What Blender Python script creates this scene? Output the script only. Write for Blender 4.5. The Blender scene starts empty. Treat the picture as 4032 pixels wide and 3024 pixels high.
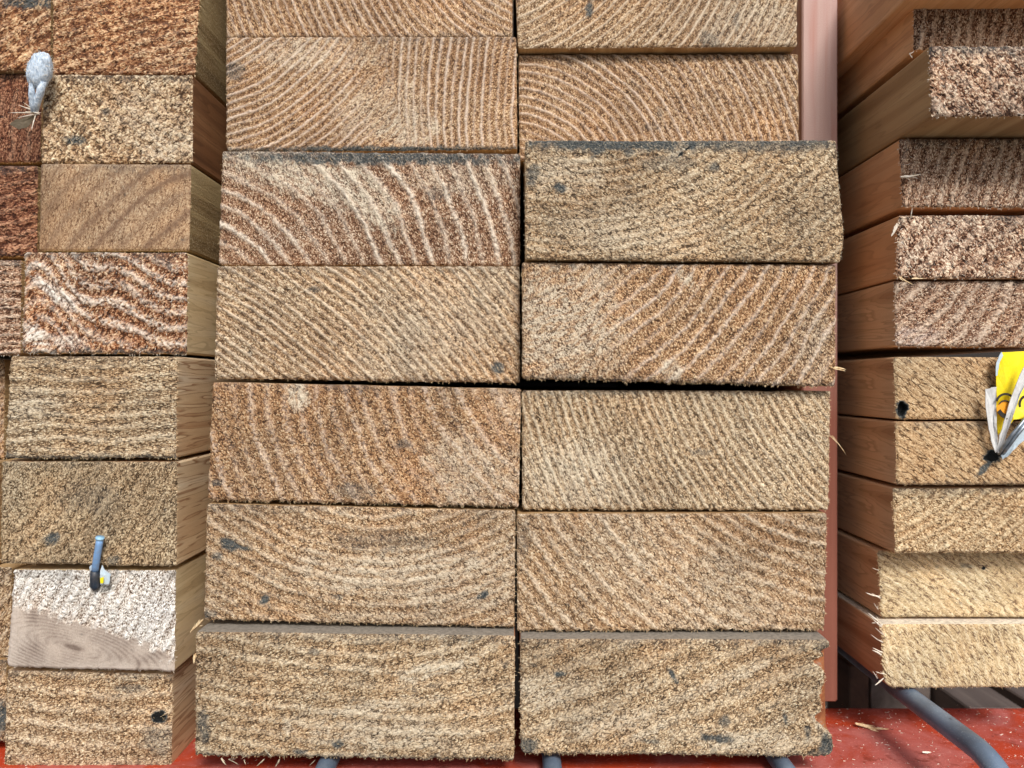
import bpy, math, random
import numpy as np
from mathutils import Vector

random.seed(7)
# ------------------------------------------------------------------ camera, sky, sun, exposure
scene = bpy.context.scene
D = 300.0                       # camera distance to the front plane, mm
cam_d = bpy.data.cameras.new("camera")
cam = bpy.data.objects.new("camera", cam_d)
scene.collection.objects.link(cam)
cam.location = (0, -0.300, 0)
cam.rotation_euler = (math.radians(90), 0, 0)
cam_d.sensor_width = 36.0
cam_d.lens = 36.0 * D / 403.2
cam_d.clip_start = 0.01
cam_d.clip_end = 50
cam_d.dof.use_dof = True
cam_d.dof.focus_distance = 0.300
cam_d.dof.aperture_fstop = 11
scene.camera = cam

SUN_EL, SUN_AZ = 42.0, 16.0    # elevation; azimuth away from straight behind the camera (positive = from the right)
world = bpy.data.worlds.new("World")
scene.world = world
world.use_nodes = True
wn = world.node_tree
wn.nodes.clear()
sky = wn.nodes.new("ShaderNodeTexSky")
sky.sky_type = 'NISHITA'
sky.sun_disc = False
sky.sun_elevation = math.radians(SUN_EL)
sky.sun_rotation = math.radians(180 - SUN_AZ)
sky.dust_density = 3.0
bg = wn.nodes.new("ShaderNodeBackground")
bg.inputs[1].default_value = 0.10
wo = wn.nodes.new("ShaderNodeOutputWorld")
wn.links.new(sky.outputs[0], bg.inputs[0])
wn.links.new(bg.outputs[0], wo.inputs[0])

sun_d = bpy.data.lights.new("sun", 'SUN')
sun_d.energy = 2.7
sun_d.angle = math.radians(17)
sun_d.color = (1.0, 0.975, 0.94)
sun = bpy.data.objects.new("sun", sun_d)
scene.collection.objects.link(sun)
el, az = math.radians(SUN_EL), math.radians(SUN_AZ)
sd = Vector((math.sin(az) * math.cos(el), -math.cos(az) * math.cos(el), math.sin(el)))
sun.rotation_euler = (-sd).to_track_quat('-Z', 'Y').to_euler()

scene.view_settings.view_transform = 'Standard'
scene.view_settings.look = 'None'
scene.view_settings.gamma = 1
scene.view_settings.exposure = 0.27

C = scene.collection

# ------------------------------------------------------------------ helpers
def W(px, py, y):
    """photo pixel at depth y (mm behind the front plane) -> world x, z in mm"""
    s = 0.1 * (D + y) / D
    return (px - 2016) * s, (1512 - py) * s

def link(o, parent=None):
    C.objects.link(o)
    if parent:
        o.parent = parent
    return o

def empty(name, label, cat, group=None, loc=(0, 0, 0)):
    o = bpy.data.objects.new(name, None)
    o.empty_display_size = 0.01
    o.location = loc
    C.objects.link(o)
    o['label'] = label
    o['category'] = cat
    if group:
        o['group'] = group
    return o

def meshobj(name, verts, faces, mat, parent=None, smooth=False):
    """verts in world metres; parent's location is subtracted"""
    me = bpy.data.meshes.new(name)
    v = np.asarray(verts, dtype=np.float64)
    if parent is not None:
        off = np.array(parent.matrix_basis.translation)
        if parent.parent:
            off = off + np.array(parent.parent.matrix_basis.translation)
        v = v - off
    me.from_pydata(v.tolist(), [], faces)
    me.update()
    if smooth:
        me.polygons.foreach_set('use_smooth', [True] * len(me.polygons))
    me.materials.append(mat)
    return link(bpy.data.objects.new(name, me), parent)

def tag(o, label=None, cat=None, group=None, kind=None):
    if label: o['label'] = label
    if cat: o['category'] = cat
    if group: o['group'] = group
    if kind: o['kind'] = kind
    return o

# ------------------------------------------------------------------ numpy noise
def _hash(ix, iy, seed):
    h = (ix.astype(np.int64) * 374761393 + iy.astype(np.int64) * 668265263 + seed * 1442695041) & 0xffffffff
    h = ((h ^ (h >> 13)) * 1274126177) & 0xffffffff
    h = (h ^ (h >> 16)) & 0xffffffff
    h = (h * 2246822519) & 0xffffffff
    h = h ^ (h >> 15)
    return (h & 0xffffff) / float(0xffffff) * 2 - 1

def vn(x, y, seed=0):
    x = np.asarray(x, dtype=np.float64); y = np.asarray(y, dtype=np.float64)
    ix = np.floor(x); iy = np.floor(y)
    fx = x - ix; fy = y - iy
    fx = fx * fx * (3 - 2 * fx); fy = fy * fy * (3 - 2 * fy)
    a = _hash(ix, iy, seed); b = _hash(ix + 1, iy, seed)
    c = _hash(ix, iy + 1, seed); d = _hash(ix + 1, iy + 1, seed)
    return (a + (b - a) * fx) * (1 - fy) + (c + (d - c) * fx) * fy

def fbm(x, y, seed=0, n=3, g=0.5):
    s = 0; a = 1; t = 0
    for k in range(n):
        s = s + a * vn(x * 2 ** k + 17.3 * k, y * 2 ** k - 9.1 * k, seed + k)
        t += a; a *= g
    return s / t

def sst(a, b, x):
    t = np.clip((x - a) / (b - a), 0, 1)
    return t * t * (3 - 2 * t)

# ------------------------------------------------------------------ materials
class NT:
    def __init__(s, name):
        s.m = bpy.data.materials.new(name)
        s.m.use_nodes = True
        s.t = s.m.node_tree
        s.t.nodes.clear()
        s.out = s.n("ShaderNodeOutputMaterial")
        s.b = s.n("ShaderNodeBsdfPrincipled")
        s.l(s.b.outputs[0], s.out.inputs[0])
    def n(s, k, **kw):
        x = s.t.nodes.new(k)
        for a, v in kw.items():
            setattr(x, a, v)
        return x
    def l(s, a, b):
        s.t.links.new(a, b)
    def attr(s, name):
        return s.n("ShaderNodeAttribute", attribute_name=name).outputs['Fac']
    def math(s, op, a, b=None, c=None, clamp=False):
        x = s.n("ShaderNodeMath", operation=op, use_clamp=clamp)
        for i, v in enumerate((a, b, c)):
            if v is None: continue
            if isinstance(v, (int, float)): x.inputs[i].default_value = v
            else: s.l(v, x.inputs[i])
        return x.outputs[0]
    def mix(s, f, a, b, mode='MIX'):
        x = s.n("ShaderNodeMix", data_type='RGBA', blend_type=mode)
        for i, v in ((0, f), (6, a), (7, b)):
            if isinstance(v, (int, float)): x.inputs[i].default_value = v
            elif isinstance(v, tuple): x.inputs[i].default_value = (*v, 1)
            else: s.l(v, x.inputs[i])
        return x.outputs[2]
    def coord(s, scale=(1, 1, 1), loc=(0, 0, 0), rot=(0, 0, 0), kind='Object'):
        tc = s.n("ShaderNodeTexCoord")
        mp = s.n("ShaderNodeMapping")
        mp.inputs['Scale'].default_value = scale
        mp.inputs['Location'].default_value = loc
        mp.inputs['Rotation'].default_value = rot
        s.l(tc.outputs[kind], mp.inputs[0])
        return mp.outputs[0]
    def noise(s, vec, scale, detail=3, rough=0.55, dist=0.0):
        x = s.n("ShaderNodeTexNoise")
        x.inputs['Scale'].default_value = scale
        x.inputs['Detail'].default_value = detail
        x.inputs['Roughness'].default_value = rough
        x.inputs['Distortion'].default_value = dist
        s.l(vec, x.inputs['Vector'])
        return x.outputs['Fac']
    def ramp(s, f, stops):
        x = s.n("ShaderNodeValToRGB")
        e = x.color_ramp.elements
        while len(e) < len(stops): e.new(0.5)
        for i, (p, c) in enumerate(stops):
            e[i].position = p
            e[i].color = (*c, 1) if isinstance(c, tuple) else (c, c, c, 1)
        s.l(f, x.inputs[0])
        return x.outputs[0]
    def bump(s, h, dist, strength=1.0):
        x = s.n("ShaderNodeBump")
        x.inputs['Distance'].default_value = dist
        x.inputs['Strength'].default_value = strength
        s.l(h, x.inputs['Height'])
        s.l(x.outputs[0], s.b.inputs['Normal'])

def lerp3(a, b, t):
    return tuple(a[i] + (b[i] - a[i]) * t for i in range(3))

def mat_end(name, dark, mid, light, ridgec, ridge_s=0.6, palec=(0.62, 0.52, 0.36), seed=0.0, ang=0.0, aniso=1.6, crack=0.7, speck=0.7, fine=1.0, mic=1.9, row_s=1.2):
    """rough sawn end grain: the mesh attributes say where ridges, fuzz, pale fibre and mildew are"""
    t = NT(name)
    co = t.coord(loc=(seed, seed * 1.7, seed * 0.3))
    # rotated and stretched coordinates follow the lean of the torn fibres
    rot = t.coord(rot=(0, math.radians(ang), 0))
    mp = t.n("ShaderNodeMapping"); mp.inputs['Scale'].default_value = (1.0 / aniso, 1, 1); mp.inputs['Location'].default_value = (seed, 0, seed)
    t.l(rot, mp.inputs[0]); fco = mp.outputs[0]
    wob = t.n("ShaderNodeTexNoise"); wob.inputs['Scale'].default_value = 700; wob.inputs['Detail'].default_value = 2; t.l(fco, wob.inputs['Vector'])
    wv = t.n("ShaderNodeVectorMath", operation='MULTIPLY_ADD'); wv.inputs[1].default_value = (0.0016,) * 3
    t.l(wob.outputs['Color'], wv.inputs[0]); t.l(fco, wv.inputs[2]); fco2 = wv.outputs[0]
    micro = t.noise(fco, 1900 / fine, 2, 0.65)
    med = t.noise(fco, 620, 2, 0.5)
    low = t.noise(co, 38, 3, 0.55, 0.4)
    vo = t.n("ShaderNodeTexVoronoi", feature='DISTANCE_TO_EDGE'); vo.inputs['Scale'].default_value = 720 / fine; t.l(fco2, vo.inputs['Vector'])
    crk = t.ramp(vo.outputs['Distance'], [(0.0, 1.0), (0.10, 0.0)])
    crk = t.math('MULTIPLY', crk, t.ramp(med, [(0.42, 0.0), (0.58, 1.0)]))
    crk = t.math('MULTIPLY', crk, crack)
    # rows of cells that follow the growth rings
    cmb = t.n("ShaderNodeCombineXYZ"); t.l(t.math('MULTIPLY', t.attr('rad'), 2.9 / fine), cmb.inputs[0]); t.l(t.math('MULTIPLY', t.attr('tang'), 1.0 / fine), cmb.inputs[1])
    rows = t.noise(cmb.outputs[0], 1.0, 2, 0.55, 0.3)
    cmb2 = t.n("ShaderNodeCombineXYZ"); t.l(t.math('MULTIPLY', t.attr('rad'), 0.5), cmb2.inputs[0]); t.l(t.math('MULTIPLY', t.attr('tang'), 2.4 / fine), cmb2.inputs[1])
    rays = t.noise(cmb2.outputs[0], 1.0, 1, 0.5, 0.3)
    rowf = t.math('ADD', t.math('MULTIPLY_ADD', rows, row_s, -0.5 * row_s), t.math('MULTIPLY_ADD', rays, 0.35 * row_s, -0.175 * row_s))
    vs = t.n("ShaderNodeTexVoronoi"); vs.inputs['Scale'].default_value = 1600 / fine; t.l(fco2, vs.inputs['Vector'])
    spk = t.ramp(vs.outputs['Distance'], [(0.18, 1.0), (0.42, 0.0)])
    sc = t.n("ShaderNodeSeparateColor"); t.l(vs.outputs['Color'], sc.inputs[0])
    spk = t.math('MULTIPLY', spk, t.ramp(sc.outputs[0], [(0.50, 0.0), (0.85, 1.0)]))
    spk = t.math('MULTIPLY', spk, speck)
    calm = t.math('SUBTRACT', 1.0, t.attr('calm'), clamp=True)
    spk = t.math('MULTIPLY', spk, calm); crk = t.math('MULTIPLY', crk, calm)
    fz = t.math('ADD', t.attr('fuzz'), t.math('MULTIPLY', t.math('MULTIPLY_ADD', micro, mic, -0.5 * mic), t.math('MULTIPLY_ADD', calm, 0.85, 0.15)))
    fz = t.math('ADD', fz, t.math('MULTIPLY', rowf, calm))
    fz = t.math('ADD', fz, t.math('MULTIPLY', spk, 0.7))
    fz = t.math('SUBTRACT', fz, t.math('MULTIPLY', crk, 0.55), clamp=True)
    base = t.ramp(fz, [(0.0, lerp3(dark, (0, 0, 0), 0.45)), (0.26, dark), (0.50, mid), (0.76, lerp3(mid, light, 0.6)), (1.0, light)])
    warm = t.ramp(low, [(0.30, (1.07, 0.97, 0.88)), (0.50, (1.0, 1.0, 1.0)), (0.70, (0.88, 0.95, 1.04))])
    base = t.mix(0.85, base, warm, 'MULTIPLY')
    low2 = t.noise(t.coord(loc=(seed * 2.1, 0, seed)), 17, 3, 0.6, 0.6)
    base = t.mix(1.0, base, t.ramp(low2, [(0.32, (0.74, 0.72, 0.71)), (0.5, (1.0, 1.0, 1.0)), (0.68, (1.16, 1.17, 1.18))]), 'MULTIPLY')
    early = t.math('MULTIPLY', t.attr('early'), 0.6, clamp=True)
    col = t.mix(early, base, t.mix(micro, lerp3(dark, (0, 0, 0), 0.25), lerp3(dark, mid, 0.6)))
    col = t.mix(t.math('MULTIPLY', t.attr('calm'), 0.85, clamp=True), col, t.ramp(fz, [(0.15, hexlin(84, 70, 62)), (0.36, hexlin(140, 126, 116)), (0.55, hexlin(184, 170, 158)), (0.8, hexlin(214, 204, 194))]))
    rg = t.math('MULTIPLY', t.attr('ridge'), ridge_s, clamp=True)
    rcol = t.mix(t.math('MULTIPLY_ADD', micro, 2.0, -0.6, clamp=True), lerp3(ridgec, mid, 0.35), ridgec)
    rcol = t.mix(t.math('MULTIPLY', crk, 0.5), rcol, dark)
    col = t.mix(rg, col, rcol)
    pf = t.math('MULTIPLY', t.attr('pale'), t.math('MULTIPLY_ADD', fz, 1.7, -0.10, clamp=True), clamp=True)
    col = t.mix(pf, col, palec)
    df = t.math('MULTIPLY', t.attr('dirt'), t.math('MULTIPLY_ADD', fz, -1.0, 1.5, clamp=True), clamp=True)
    hole = t.math('MULTIPLY_ADD', t.attr('dirt'), 3.0, -3.3, clamp=True)
    df = t.math('MAXIMUM', df, hole)
    dcol = t.mix(t.math('MULTIPLY_ADD', micro, 2.4, -0.7, clamp=True), (0.012, 0.016, 0.018), (0.13, 0.14, 0.135))
    dcol = t.mix(hole, dcol, (0.008, 0.009, 0.009))
    col = t.mix(df, col, dcol)
    t.l(col, t.b.inputs['Base Color'])
    t.b.inputs['Roughness'].default_value = 0.78
    t.b.inputs['Specular IOR Level'].default_value = 0.22
    hgt = t.math('ADD', micro, t.math('MULTIPLY', spk, 0.8))
    hgt = t.math('SUBTRACT', hgt, t.math('MULTIPLY', crk, 0.9))
    t.bump(hgt, 0.0004, 0.8)
    return t.m

def mat_side(name, a, b, c, seed=0.0, lines=1.0, rough=False, gloss=0.55, topcol=None):
    """planed or sawn long faces: grain runs along y"""
    t = NT(name)
    co = t.coord(scale=(1, 0.045, 1), loc=(seed, seed, seed * 2))
    n1 = t.noise(co, 110, 3, 0.5, 0.6)
    n2 = t.noise(co, 700, 3, 0.6)
    co3 = t.coord(scale=(1, 1, 1))
    n3 = t.noise(co3, 1500 if rough else 700, 3, 0.6)
    n4 = t.noise(t.coord(loc=(seed * 3, 0, 0)), 22, 3, 0.5)
    col = t.ramp(n1, [(0.28, a), (0.47, b), (0.62, lerp3(b, c, 0.5)), (0.75, c)])
    # growth lines as thin dark bands
    w = t.math('FRACT', t.math('MULTIPLY_ADD', n1, 13.0, t.math('MULTIPLY', n4, 3.0)))
    band = t.ramp(w, [(0.0, 0.0), (0.70, 0.15), (0.93, 1.0), (1.0, 0.0)])
    col = t.mix(t.math('MULTIPLY', band, 0.55 * lines), col, lerp3(a, (0, 0, 0), 0.35))
    col = t.mix(t.math('MULTIPLY_ADD', n2, 0.8, -0.15, clamp=True), col, lerp3(a, b, 0.4))
    col = t.mix(0.5, col, t.ramp(n4, [(0.35, (0.72, 0.68, 0.66)), (0.6, (1.08, 1.05, 1.0))]), 'MULTIPLY')
    if rough:
        col = t.mix(t.ramp(n3, [(0.5, 0.0), (0.72, 0.8)]), col, lerp3(c, (1, 1, 1), 0.1))
    if topcol is not None:      # faces that point upward get a separate colour
        g = t.n('ShaderNodeNewGeometry'); sp = t.n('ShaderNodeSeparateXYZ'); t.l(g.outputs['True Normal'], sp.inputs[0])
        col = t.mix(t.ramp(sp.outputs[2], [(0.6, 0.0), (0.8, 1.0)]), col, t.mix(t.ramp(n3, [(0.35, 0.0), (0.7, 0.8)]), topcol, lerp3(topcol, (0.02, 0.02, 0.02), 0.6)))
    t.l(col, t.b.inputs['Base Color'])
    t.b.inputs['Roughness'].default_value = gloss
    t.b.inputs['Specular IOR Level'].default_value = 0.3
    t.bump(t.math('ADD', n3, n2), 0.0004 if rough else 0.00012, 0.7)
    return t.m

def mat_fibre(name, a, b):
    t = NT(name)
    n = t.noise(t.coord(), 900, 2)
    t.l(t.mix(t.ramp(n, [(0.35, 0.0), (0.65, 1.0)]), a, b), t.b.inputs['Base Color'])
    t.b.inputs['Roughness'].default_value = 0.7
    t.b.inputs['Specular IOR Level'].default_value = 0.25
    t.b.inputs['Transmission Weight'].default_value = 0.0
    return t.m

def hexlin(r, g, b):
    f = lambda c: (c / 255.0 / 12.92) if c <= 10 else ((c / 255.0 + 0.055) / 1.055) ** 2.4
    return (f(r), f(g), f(b))

# tone sets: dark pits, body, light fibre, ridge colour
TONES = {
    'tan':    (hexlin(96, 72, 52), hexlin(167, 133, 97), hexlin(240, 221, 186), hexlin(230, 214, 190)),
    'grey':   (hexlin(92, 73, 55), hexlin(167, 137, 102), hexlin(240, 224, 190), hexlin(228, 214, 188)),
    'red':    (hexlin(82, 54, 38), hexlin(148, 110, 82), hexlin(238, 220, 192), hexlin(244, 234, 216)),
    'orange': (hexlin(90, 64, 46), hexlin(164, 125, 87), hexlin(238, 214, 176), hexlin(232, 216, 200)),
    'fox':    (hexlin(94, 56, 36), hexlin(156, 106, 68), hexlin(232, 200, 158), hexlin(222, 196, 166)),
    'deep':   (hexlin(66, 34, 22), hexlin(122, 76, 54), hexlin(202, 156, 122), hexlin(204, 170, 142)),
    'honey':  (hexlin(116, 88, 60), hexlin(188, 155, 115), hexlin(240, 222, 184), hexlin(230, 210, 174)),
    'cream':  (hexlin(134, 106, 80), hexlin(220, 193, 148), hexlin(252, 242, 210), hexlin(242, 230, 202)),
    'mauve':  (hexlin(68, 42, 28), hexlin(148, 108, 82), hexlin(238, 218, 190), hexlin(228, 208, 186)),
    'white':  (hexlin(98, 72, 54), hexlin(206, 192, 174), hexlin(252, 250, 246), hexlin(250, 248, 243)),
}

# ------------------------------------------------------------------ slivers (loose wood fibres)
def sliver_geo(items):
    """items: (base xyz mm, direction xyz, length mm, width mm, bend) -> tapered three-sided bent prisms"""
    V = []; F = []
    for (p, d, L, w, bend) in items:
        p = Vector(p); d = Vector(d).normalized()
        s = d.cross(Vector((0, 1, 0.2)))
        if s.length < 1e-3: s = d.cross(Vector((1, 0, 0)))
        s.normalize(); u = s.cross(d)
        base = len(V)
        for k, (tt, ww) in enumerate(((0, 0.8), (0.45, 1.0), (0.8, 0.7))):
            c = p + d * (L * tt) + (s * bend[0] + u * bend[1]) * (L * tt * tt)
            for j in range(3):
                a = j * 2.0944 + 0.4
                q = c + (s * math.cos(a) + u * math.sin(a) * 0.6) * (w * ww * 0.5)
                V.append((q.x * .001, q.y * .001, q.z * .001))
        c = p + d * L + (s * bend[0] + u * bend[1]) * L
        V.append((c.x * .001, c.y * .001, c.z * .001))
        for k in range(2):
            for j in range(3):
                a = base + k * 3 + j; b = base + k * 3 + (j + 1) % 3
                F.append((a, b, b + 3, a + 3))
        for j in range(3):
            F.append((base + 6 + j, base + 6 + (j + 1) % 3, base + 9))
        F.append((base + 2, base + 1, base))
    return V, F

# ------------------------------------------------------------------ plank builder
STEP = 0.34
FIB = {}
def fibre_mat(k):
    if k not in FIB:
        a, b = {'pale': (hexlin(196, 164, 120), hexlin(236, 214, 174)),
                'white': (hexlin(214, 200, 178), hexlin(242, 236, 224)),
                'brown': (hexlin(150, 104, 66), hexlin(214, 176, 128)),
                'grey': (hexlin(120, 112, 96), hexlin(200, 190, 164))}[k]
        FIB[k] = mat_fibre('fibre_' + k, a, b)
    return FIB[k]

PLANKS = {}
def plank(key, label, quad, depth, rings, tone='tan', brk_s=1.0, rmask=None, row=1.5, early_w=0.2, amp=0.30, ridge=0.28, ridge_w=0.15, ridge_s=0.6, ang=0.0, aniso=2.0,
          crack=0.5, early=0.0, pale=(), dirt=(), rag=(0.15, 0.5, 0.2, 0.2), top_dirt=0.42, bot_dirt=0.0, warp=0.35,
          corner=(0.7, 0.7, 0.7, 0.7), edge_r=None, fibres=500, fmat='pale', side=None, group='', smooth_zone=None,
          length=650, seed=None, cat='plank', fine=1.0, pc=(0.68, 0.60, 0.46), chips=0, contrast=1.0, gouge=(), name='timber_plank', split=None):
    sd = (seed if seed is not None else len(PLANKS) * 13 + 5)
    rnd = random.Random(sd)
    TL, TR, BR, BL = [np.array(W(p[0], p[1], depth)) for p in quad]
    wmm = (np.linalg.norm(TR - TL) + np.linalg.norm(BR - BL)) / 2
    hmm = (np.linalg.norm(TL - BL) + np.linalg.norm(TR - BR)) / 2
    nu = max(int(wmm / STEP), 8); nv = max(int(hmm / STEP), 8)
    rt, rb, rl, rr = rag
    ctl, ctr, cbr, cbl = corner
    k = 0.1 * (D + depth) / D            # mm per px here
    def rc(dd, r):                       # corner rounding
        dd = np.clip(dd, 0, r)
        return r - np.sqrt(np.maximum(r * r - (r - dd) ** 2, 0))
    def outline(U, V, rg=True):
        """positions for u,v in 0..1 of the end outline (mm)"""
        f = 1.0 if rg else 0.0
        du = U * wmm; dv = V * hmm
        top = TL[1] + (TR[1] - TL[1]) * U
        bot = BL[1] + (BR[1] - BL[1]) * U
        # slow unevenness of the sawn edge, and the torn fuzz
        top = top - 0.20 + 0.12 * vn(du / 14, 0 * du, sd + 50) - f * rt * np.maximum(0, fbm(du / 0.9, du * 0, sd + 1, 3)) * 1.3
        bot = bot + 0.36 + 0.15 * vn(du / 14, 0 * du, sd + 51) + f * rb * (fbm(du / 1.1, du * 0, sd + 2, 3) * 1.1 - 0.25 * np.maximum(0, vn(du / 5, du * 0, sd + 3)))
        top = top - rc(du, ctl) - rc(wmm - du, ctr)
        bot = bot + rc(du, cbl) + rc(wmm - du, cbr)
        lef = BL[0] + (TL[0] - BL[0]) * V + f * rl * fbm(dv / 1.0, dv * 0, sd + 4, 3) * 1.1
        rig = BR[0] + (TR[0] - BR[0]) * V + f * rr * fbm(dv / 1.0, dv * 0, sd + 5, 3) * 1.1
        if edge_r is not None and rg:
            pys = np.array([e[0] for e in edge_r], float); pxs = np.array([e[1] for e in edge_r], float)
            py = 1512 - (bot + V * (top - bot)) / k
            rig = (np.interp(py, pys, pxs) - 2016) * k + 0.35 * fbm(dv / 1.2, dv * 0, sd + 6, 3)
        return lef + U * (rig - lef), bot + V * (top - bot)
    u = np.linspace(0, 1, nu); v = np.linspace(0, 1, nv)
    U, V = np.meshgrid(u, v)
    X, Z = outline(U, V)
    PX = X / k + 2016; PY = 1512 - Z / k            # photo pixel coords of each vertex, only as handy plank coordinates
    # growth ring phase
    cxp, cyp = PX.mean(), PY.mean()
    if callable(rings):
        ph = rings(PX, PY)
        gx = float(np.mean(rings(PX + 4, PY) - ph)) / 4; gy = float(np.mean(rings(PX, PY + 4) - ph)) / 4
        gl = math.hypot(gx, gy) + 1e-9
        tang = (PX * (-gy) + PY * gx) / gl * 0.1; spm = 0.1 / gl
    else:
        acc = 0; wt = 0; tac = 0; spm = rings[0][2] * 0.1
        for r in rings:
            cx, cy, sp = r[:3]
            wx = r[3] if len(r) > 3 else None
            p = np.hypot(PX - cx, PY - cy) / sp
            wgt = 1.0 if wx is None else wx(PX, PY)
            sg = 1.0 if cxp > cx else -1.0
            tg = np.arctan2((PY - cy) * sg, (PX - cx) * sg) * math.hypot(cxp - cx, cyp - cy) * 0.1
            acc = acc + p * wgt; wt = wt + wgt; tac = tac + tg * wgt
        ph = acc / wt; tang = tac / wt
    wa = fbm(X / 20, Z / 20, sd + 7, 2) * warp * 1.0
    ph = ph + wa + (0.05 + 0.10 * brk_s) * fbm(X / 2.2, Z / 2.2, sd + 8, 2)
    ringno = np.floor(ph); t = ph - ringno
    rstr = 0.36 + 0.64 * (_hash(ringno, ringno * 0 + sd, 3) * 0.5 + 0.5)
    pos = 0.74
    rid = np.exp(-((t - pos) / ridge_w) ** 2) * rstr
    brk = fbm(X / 0.8, Z / 0.8, sd + 9, 2)
    brk2 = fbm(X / 7, Z / 7, sd + 10, 3)
    rid = rid * (1 - brk_s * (1 - sst(-0.45, 0.25, brk + 0.5 * brk2 + 0.12)))
    if rmask is not None: rid = rid * rmask(PX, PY)
    ear = np.exp(-((t - 0.25) / early_w) ** 2) * sst(-0.5, 0.4, brk2 + 0.3 * brk)
    # fuzz: torn fibre ends leaning in the saw direction
    ca, sa = math.cos(math.radians(ang)), math.sin(math.radians(ang))
    A = X * ca + Z * sa; B = -X * sa + Z * ca
    wx_ = 0.5 * vn(X / 3, Z / 3, sd + 11)
    A = A + wx_; B = B + 0.4 * vn(X / 3.3, Z / 3.1, sd + 12)
    f1 = 0.6 * vn(A / (0.42 * aniso * fine), B / (0.40 * fine), sd + 13) + 0.55 * vn(A / 0.37 + 5, B / 0.36, sd + 33)
    f2 = vn(A / (1.2 * aniso * fine), B / (0.95 * fine), sd + 14)
    f3 = fbm(A / (3.2 * aniso), B / 2.8, sd + 15, 2)
    fz = 0.47 + contrast * (0.20 * f1 + (0.06 + 0.10 * (fine > 1.2)) * f2 + (0.05 + 0.07 * (fine > 1.2)) * f3)
    cr = 1 - np.abs(vn(A / (1.7 * fine), B / (1.0 * fine), sd + 16)) * (7 + 5 * vn(X / 9, Z / 9, sd + 18))
    cr = np.clip(cr, 0, 1) * sst(-0.15, 0.45, vn(A / 2.6, B / 1.7, sd + 17)) * crack
    chip = np.zeros_like(fz)
    if chips:
        cn = vn(A / 1.3, B / 0.85, sd + 19)
        chip = sst(0.50, 0.72, cn) * chips
    pal = np.zeros_like(fz); dr = np.zeros_like(fz)
    edge_n = fbm(X / 2.5, Z / 2.5, sd + 20, 3)
    def blob(b):
        cx, cy, rx, ry = b[:4]
        st = b[4] if len(b) > 4 else 1.0
        an = math.radians(b[5]) if len(b) > 5 else 0.0
        dx = PX - cx; dy = PY - cy
        ex = (dx * math.cos(an) - dy * math.sin(an)) / rx
        ey = (dx * math.sin(an) + dy * math.cos(an)) / ry
        r = np.hypot(ex, ey) + 0.55 * edge_n + 0.25 * brk
        return sst(1.45, 0.55, r) * (min(1.0, st * 1.2) if st < 1.1 else 2.0)
    for b in pale: pal = np.maximum(pal, blob(b))
    pal = pal * (0.30 + 0.70 * sst(-0.45, 0.35, vn(ph * spm / 0.8, tang / 4.5, sd + 61) + 0.5 * vn(ph * spm / 0.5, tang / 1.8, sd + 62)))
    for b in dirt: dr = np.maximum(dr, blob(b))
    dT = (1 - V) * hmm; dB = V * hmm; dL = U * wmm; dR = (1 - U) * wmm
    if top_dirt: dr = np.maximum(dr, top_dirt * sst(2.5 + 5.0 * top_dirt, 0.0, dT + 2.6 * edge_n + 0.8 * f2) * sst(-0.5, 0.4, brk2 + 0.25))
    if bot_dirt: dr = np.maximum(dr, bot_dirt * sst(2.6, 0.1, dB + 1.5 * edge_n + 0.6 * f2))
    # weathered fluff in scattered little specks
    spk = sst(0.72, 0.86, fbm(X / 3.1, Z / 3.1, sd + 23, 2)) * 0.45
    dr = np.maximum(dr, spk)
    H = amp * (0.95 * f1 + (0.22 + 0.3 * (fine > 1.2)) * f2 + 0.2 * f3) + ridge * rid * 1.3 - 0.35 * ridge * ear - 0.22 * cr + 0.45 * chip + 0.35 * fbm(X / 22, Z / 22, sd + 24, 2)
    fz = fz + 0.10 * rid - 0.16 * cr + 0.5 * chip
    calm_ = np.zeros_like(fz)
    if smooth_zone is not None:
        sm, ph2, tone2 = smooth_zone(PX, PY, edge_n)
        ph2 = ph2 + 0.25 * fbm(X / 5, Z / 5, sd + 30, 3)
        t2 = ph2 - np.floor(ph2)
        r2 = np.exp(-((t2 - 0.6) / 0.22) ** 2)
        calm_ = sm * 0.97
        H = H * (1 - sm) + sm * (0.05 * r2 + 0.02 * f1 + 0.15)
        fz = fz * (1 - sm) + sm * (tone2 - 0.13 * r2 * (0.6 + brk2) + 0.03 * f1 - 0.07 * brk2)
        rid = rid * (1 - sm); ear = ear * (1 - sm)
        pal = pal * (1 - sm)
    for (gx, gy, grx, gry, gd) in gouge:
        r = np.hypot((PX - gx) / grx, (PY - gy) / gry) + 0.35 * edge_n
        gm = sst(1.1, 0.7, r)
        H = H - gd * gm
    if split is not None:
        sp_d, sp_w = split(PX, PY)
        gm = sst(1.0, 0.2, np.abs(sp_d) / sp_w + 0.3 * brk)
        H = H - 1.2 * gm; fz = fz - 0.5 * gm
    border = np.minimum(np.minimum(dT, dB), np.minimum(dL, dR))
    H = H - 0.55 * sst(0.8, 0.0, border) - 0.12 * sst(2.5, 0, border)
    Y = depth - H
    e = empty(name, label, cat, group, loc=((BL[0] + BR[0]) / 2000, (depth + 0.0) / 1000, min(BL[1], BR[1]) / 1000))
    loc = np.array(e.location)
    co = np.stack([X * .001, Y * .001, Z * .001], -1).reshape(-1, 3) - loc
    n = nu * nv
    idx = np.arange(n).reshape(nv, nu)
    q = np.stack([idx[:-1, :-1], idx[:-1, 1:], idx[1:, 1:], idx[1:, :-1]], -1).reshape(-1)
    me = bpy.data.meshes.new('end_face')
    me.vertices.add(n); me.vertices.foreach_set('co', co.astype(np.float32).ravel())
    nf = len(q) // 4
    me.loops.add(len(q)); me.loops.foreach_set('vertex_index', q.astype(np.int32))
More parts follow.
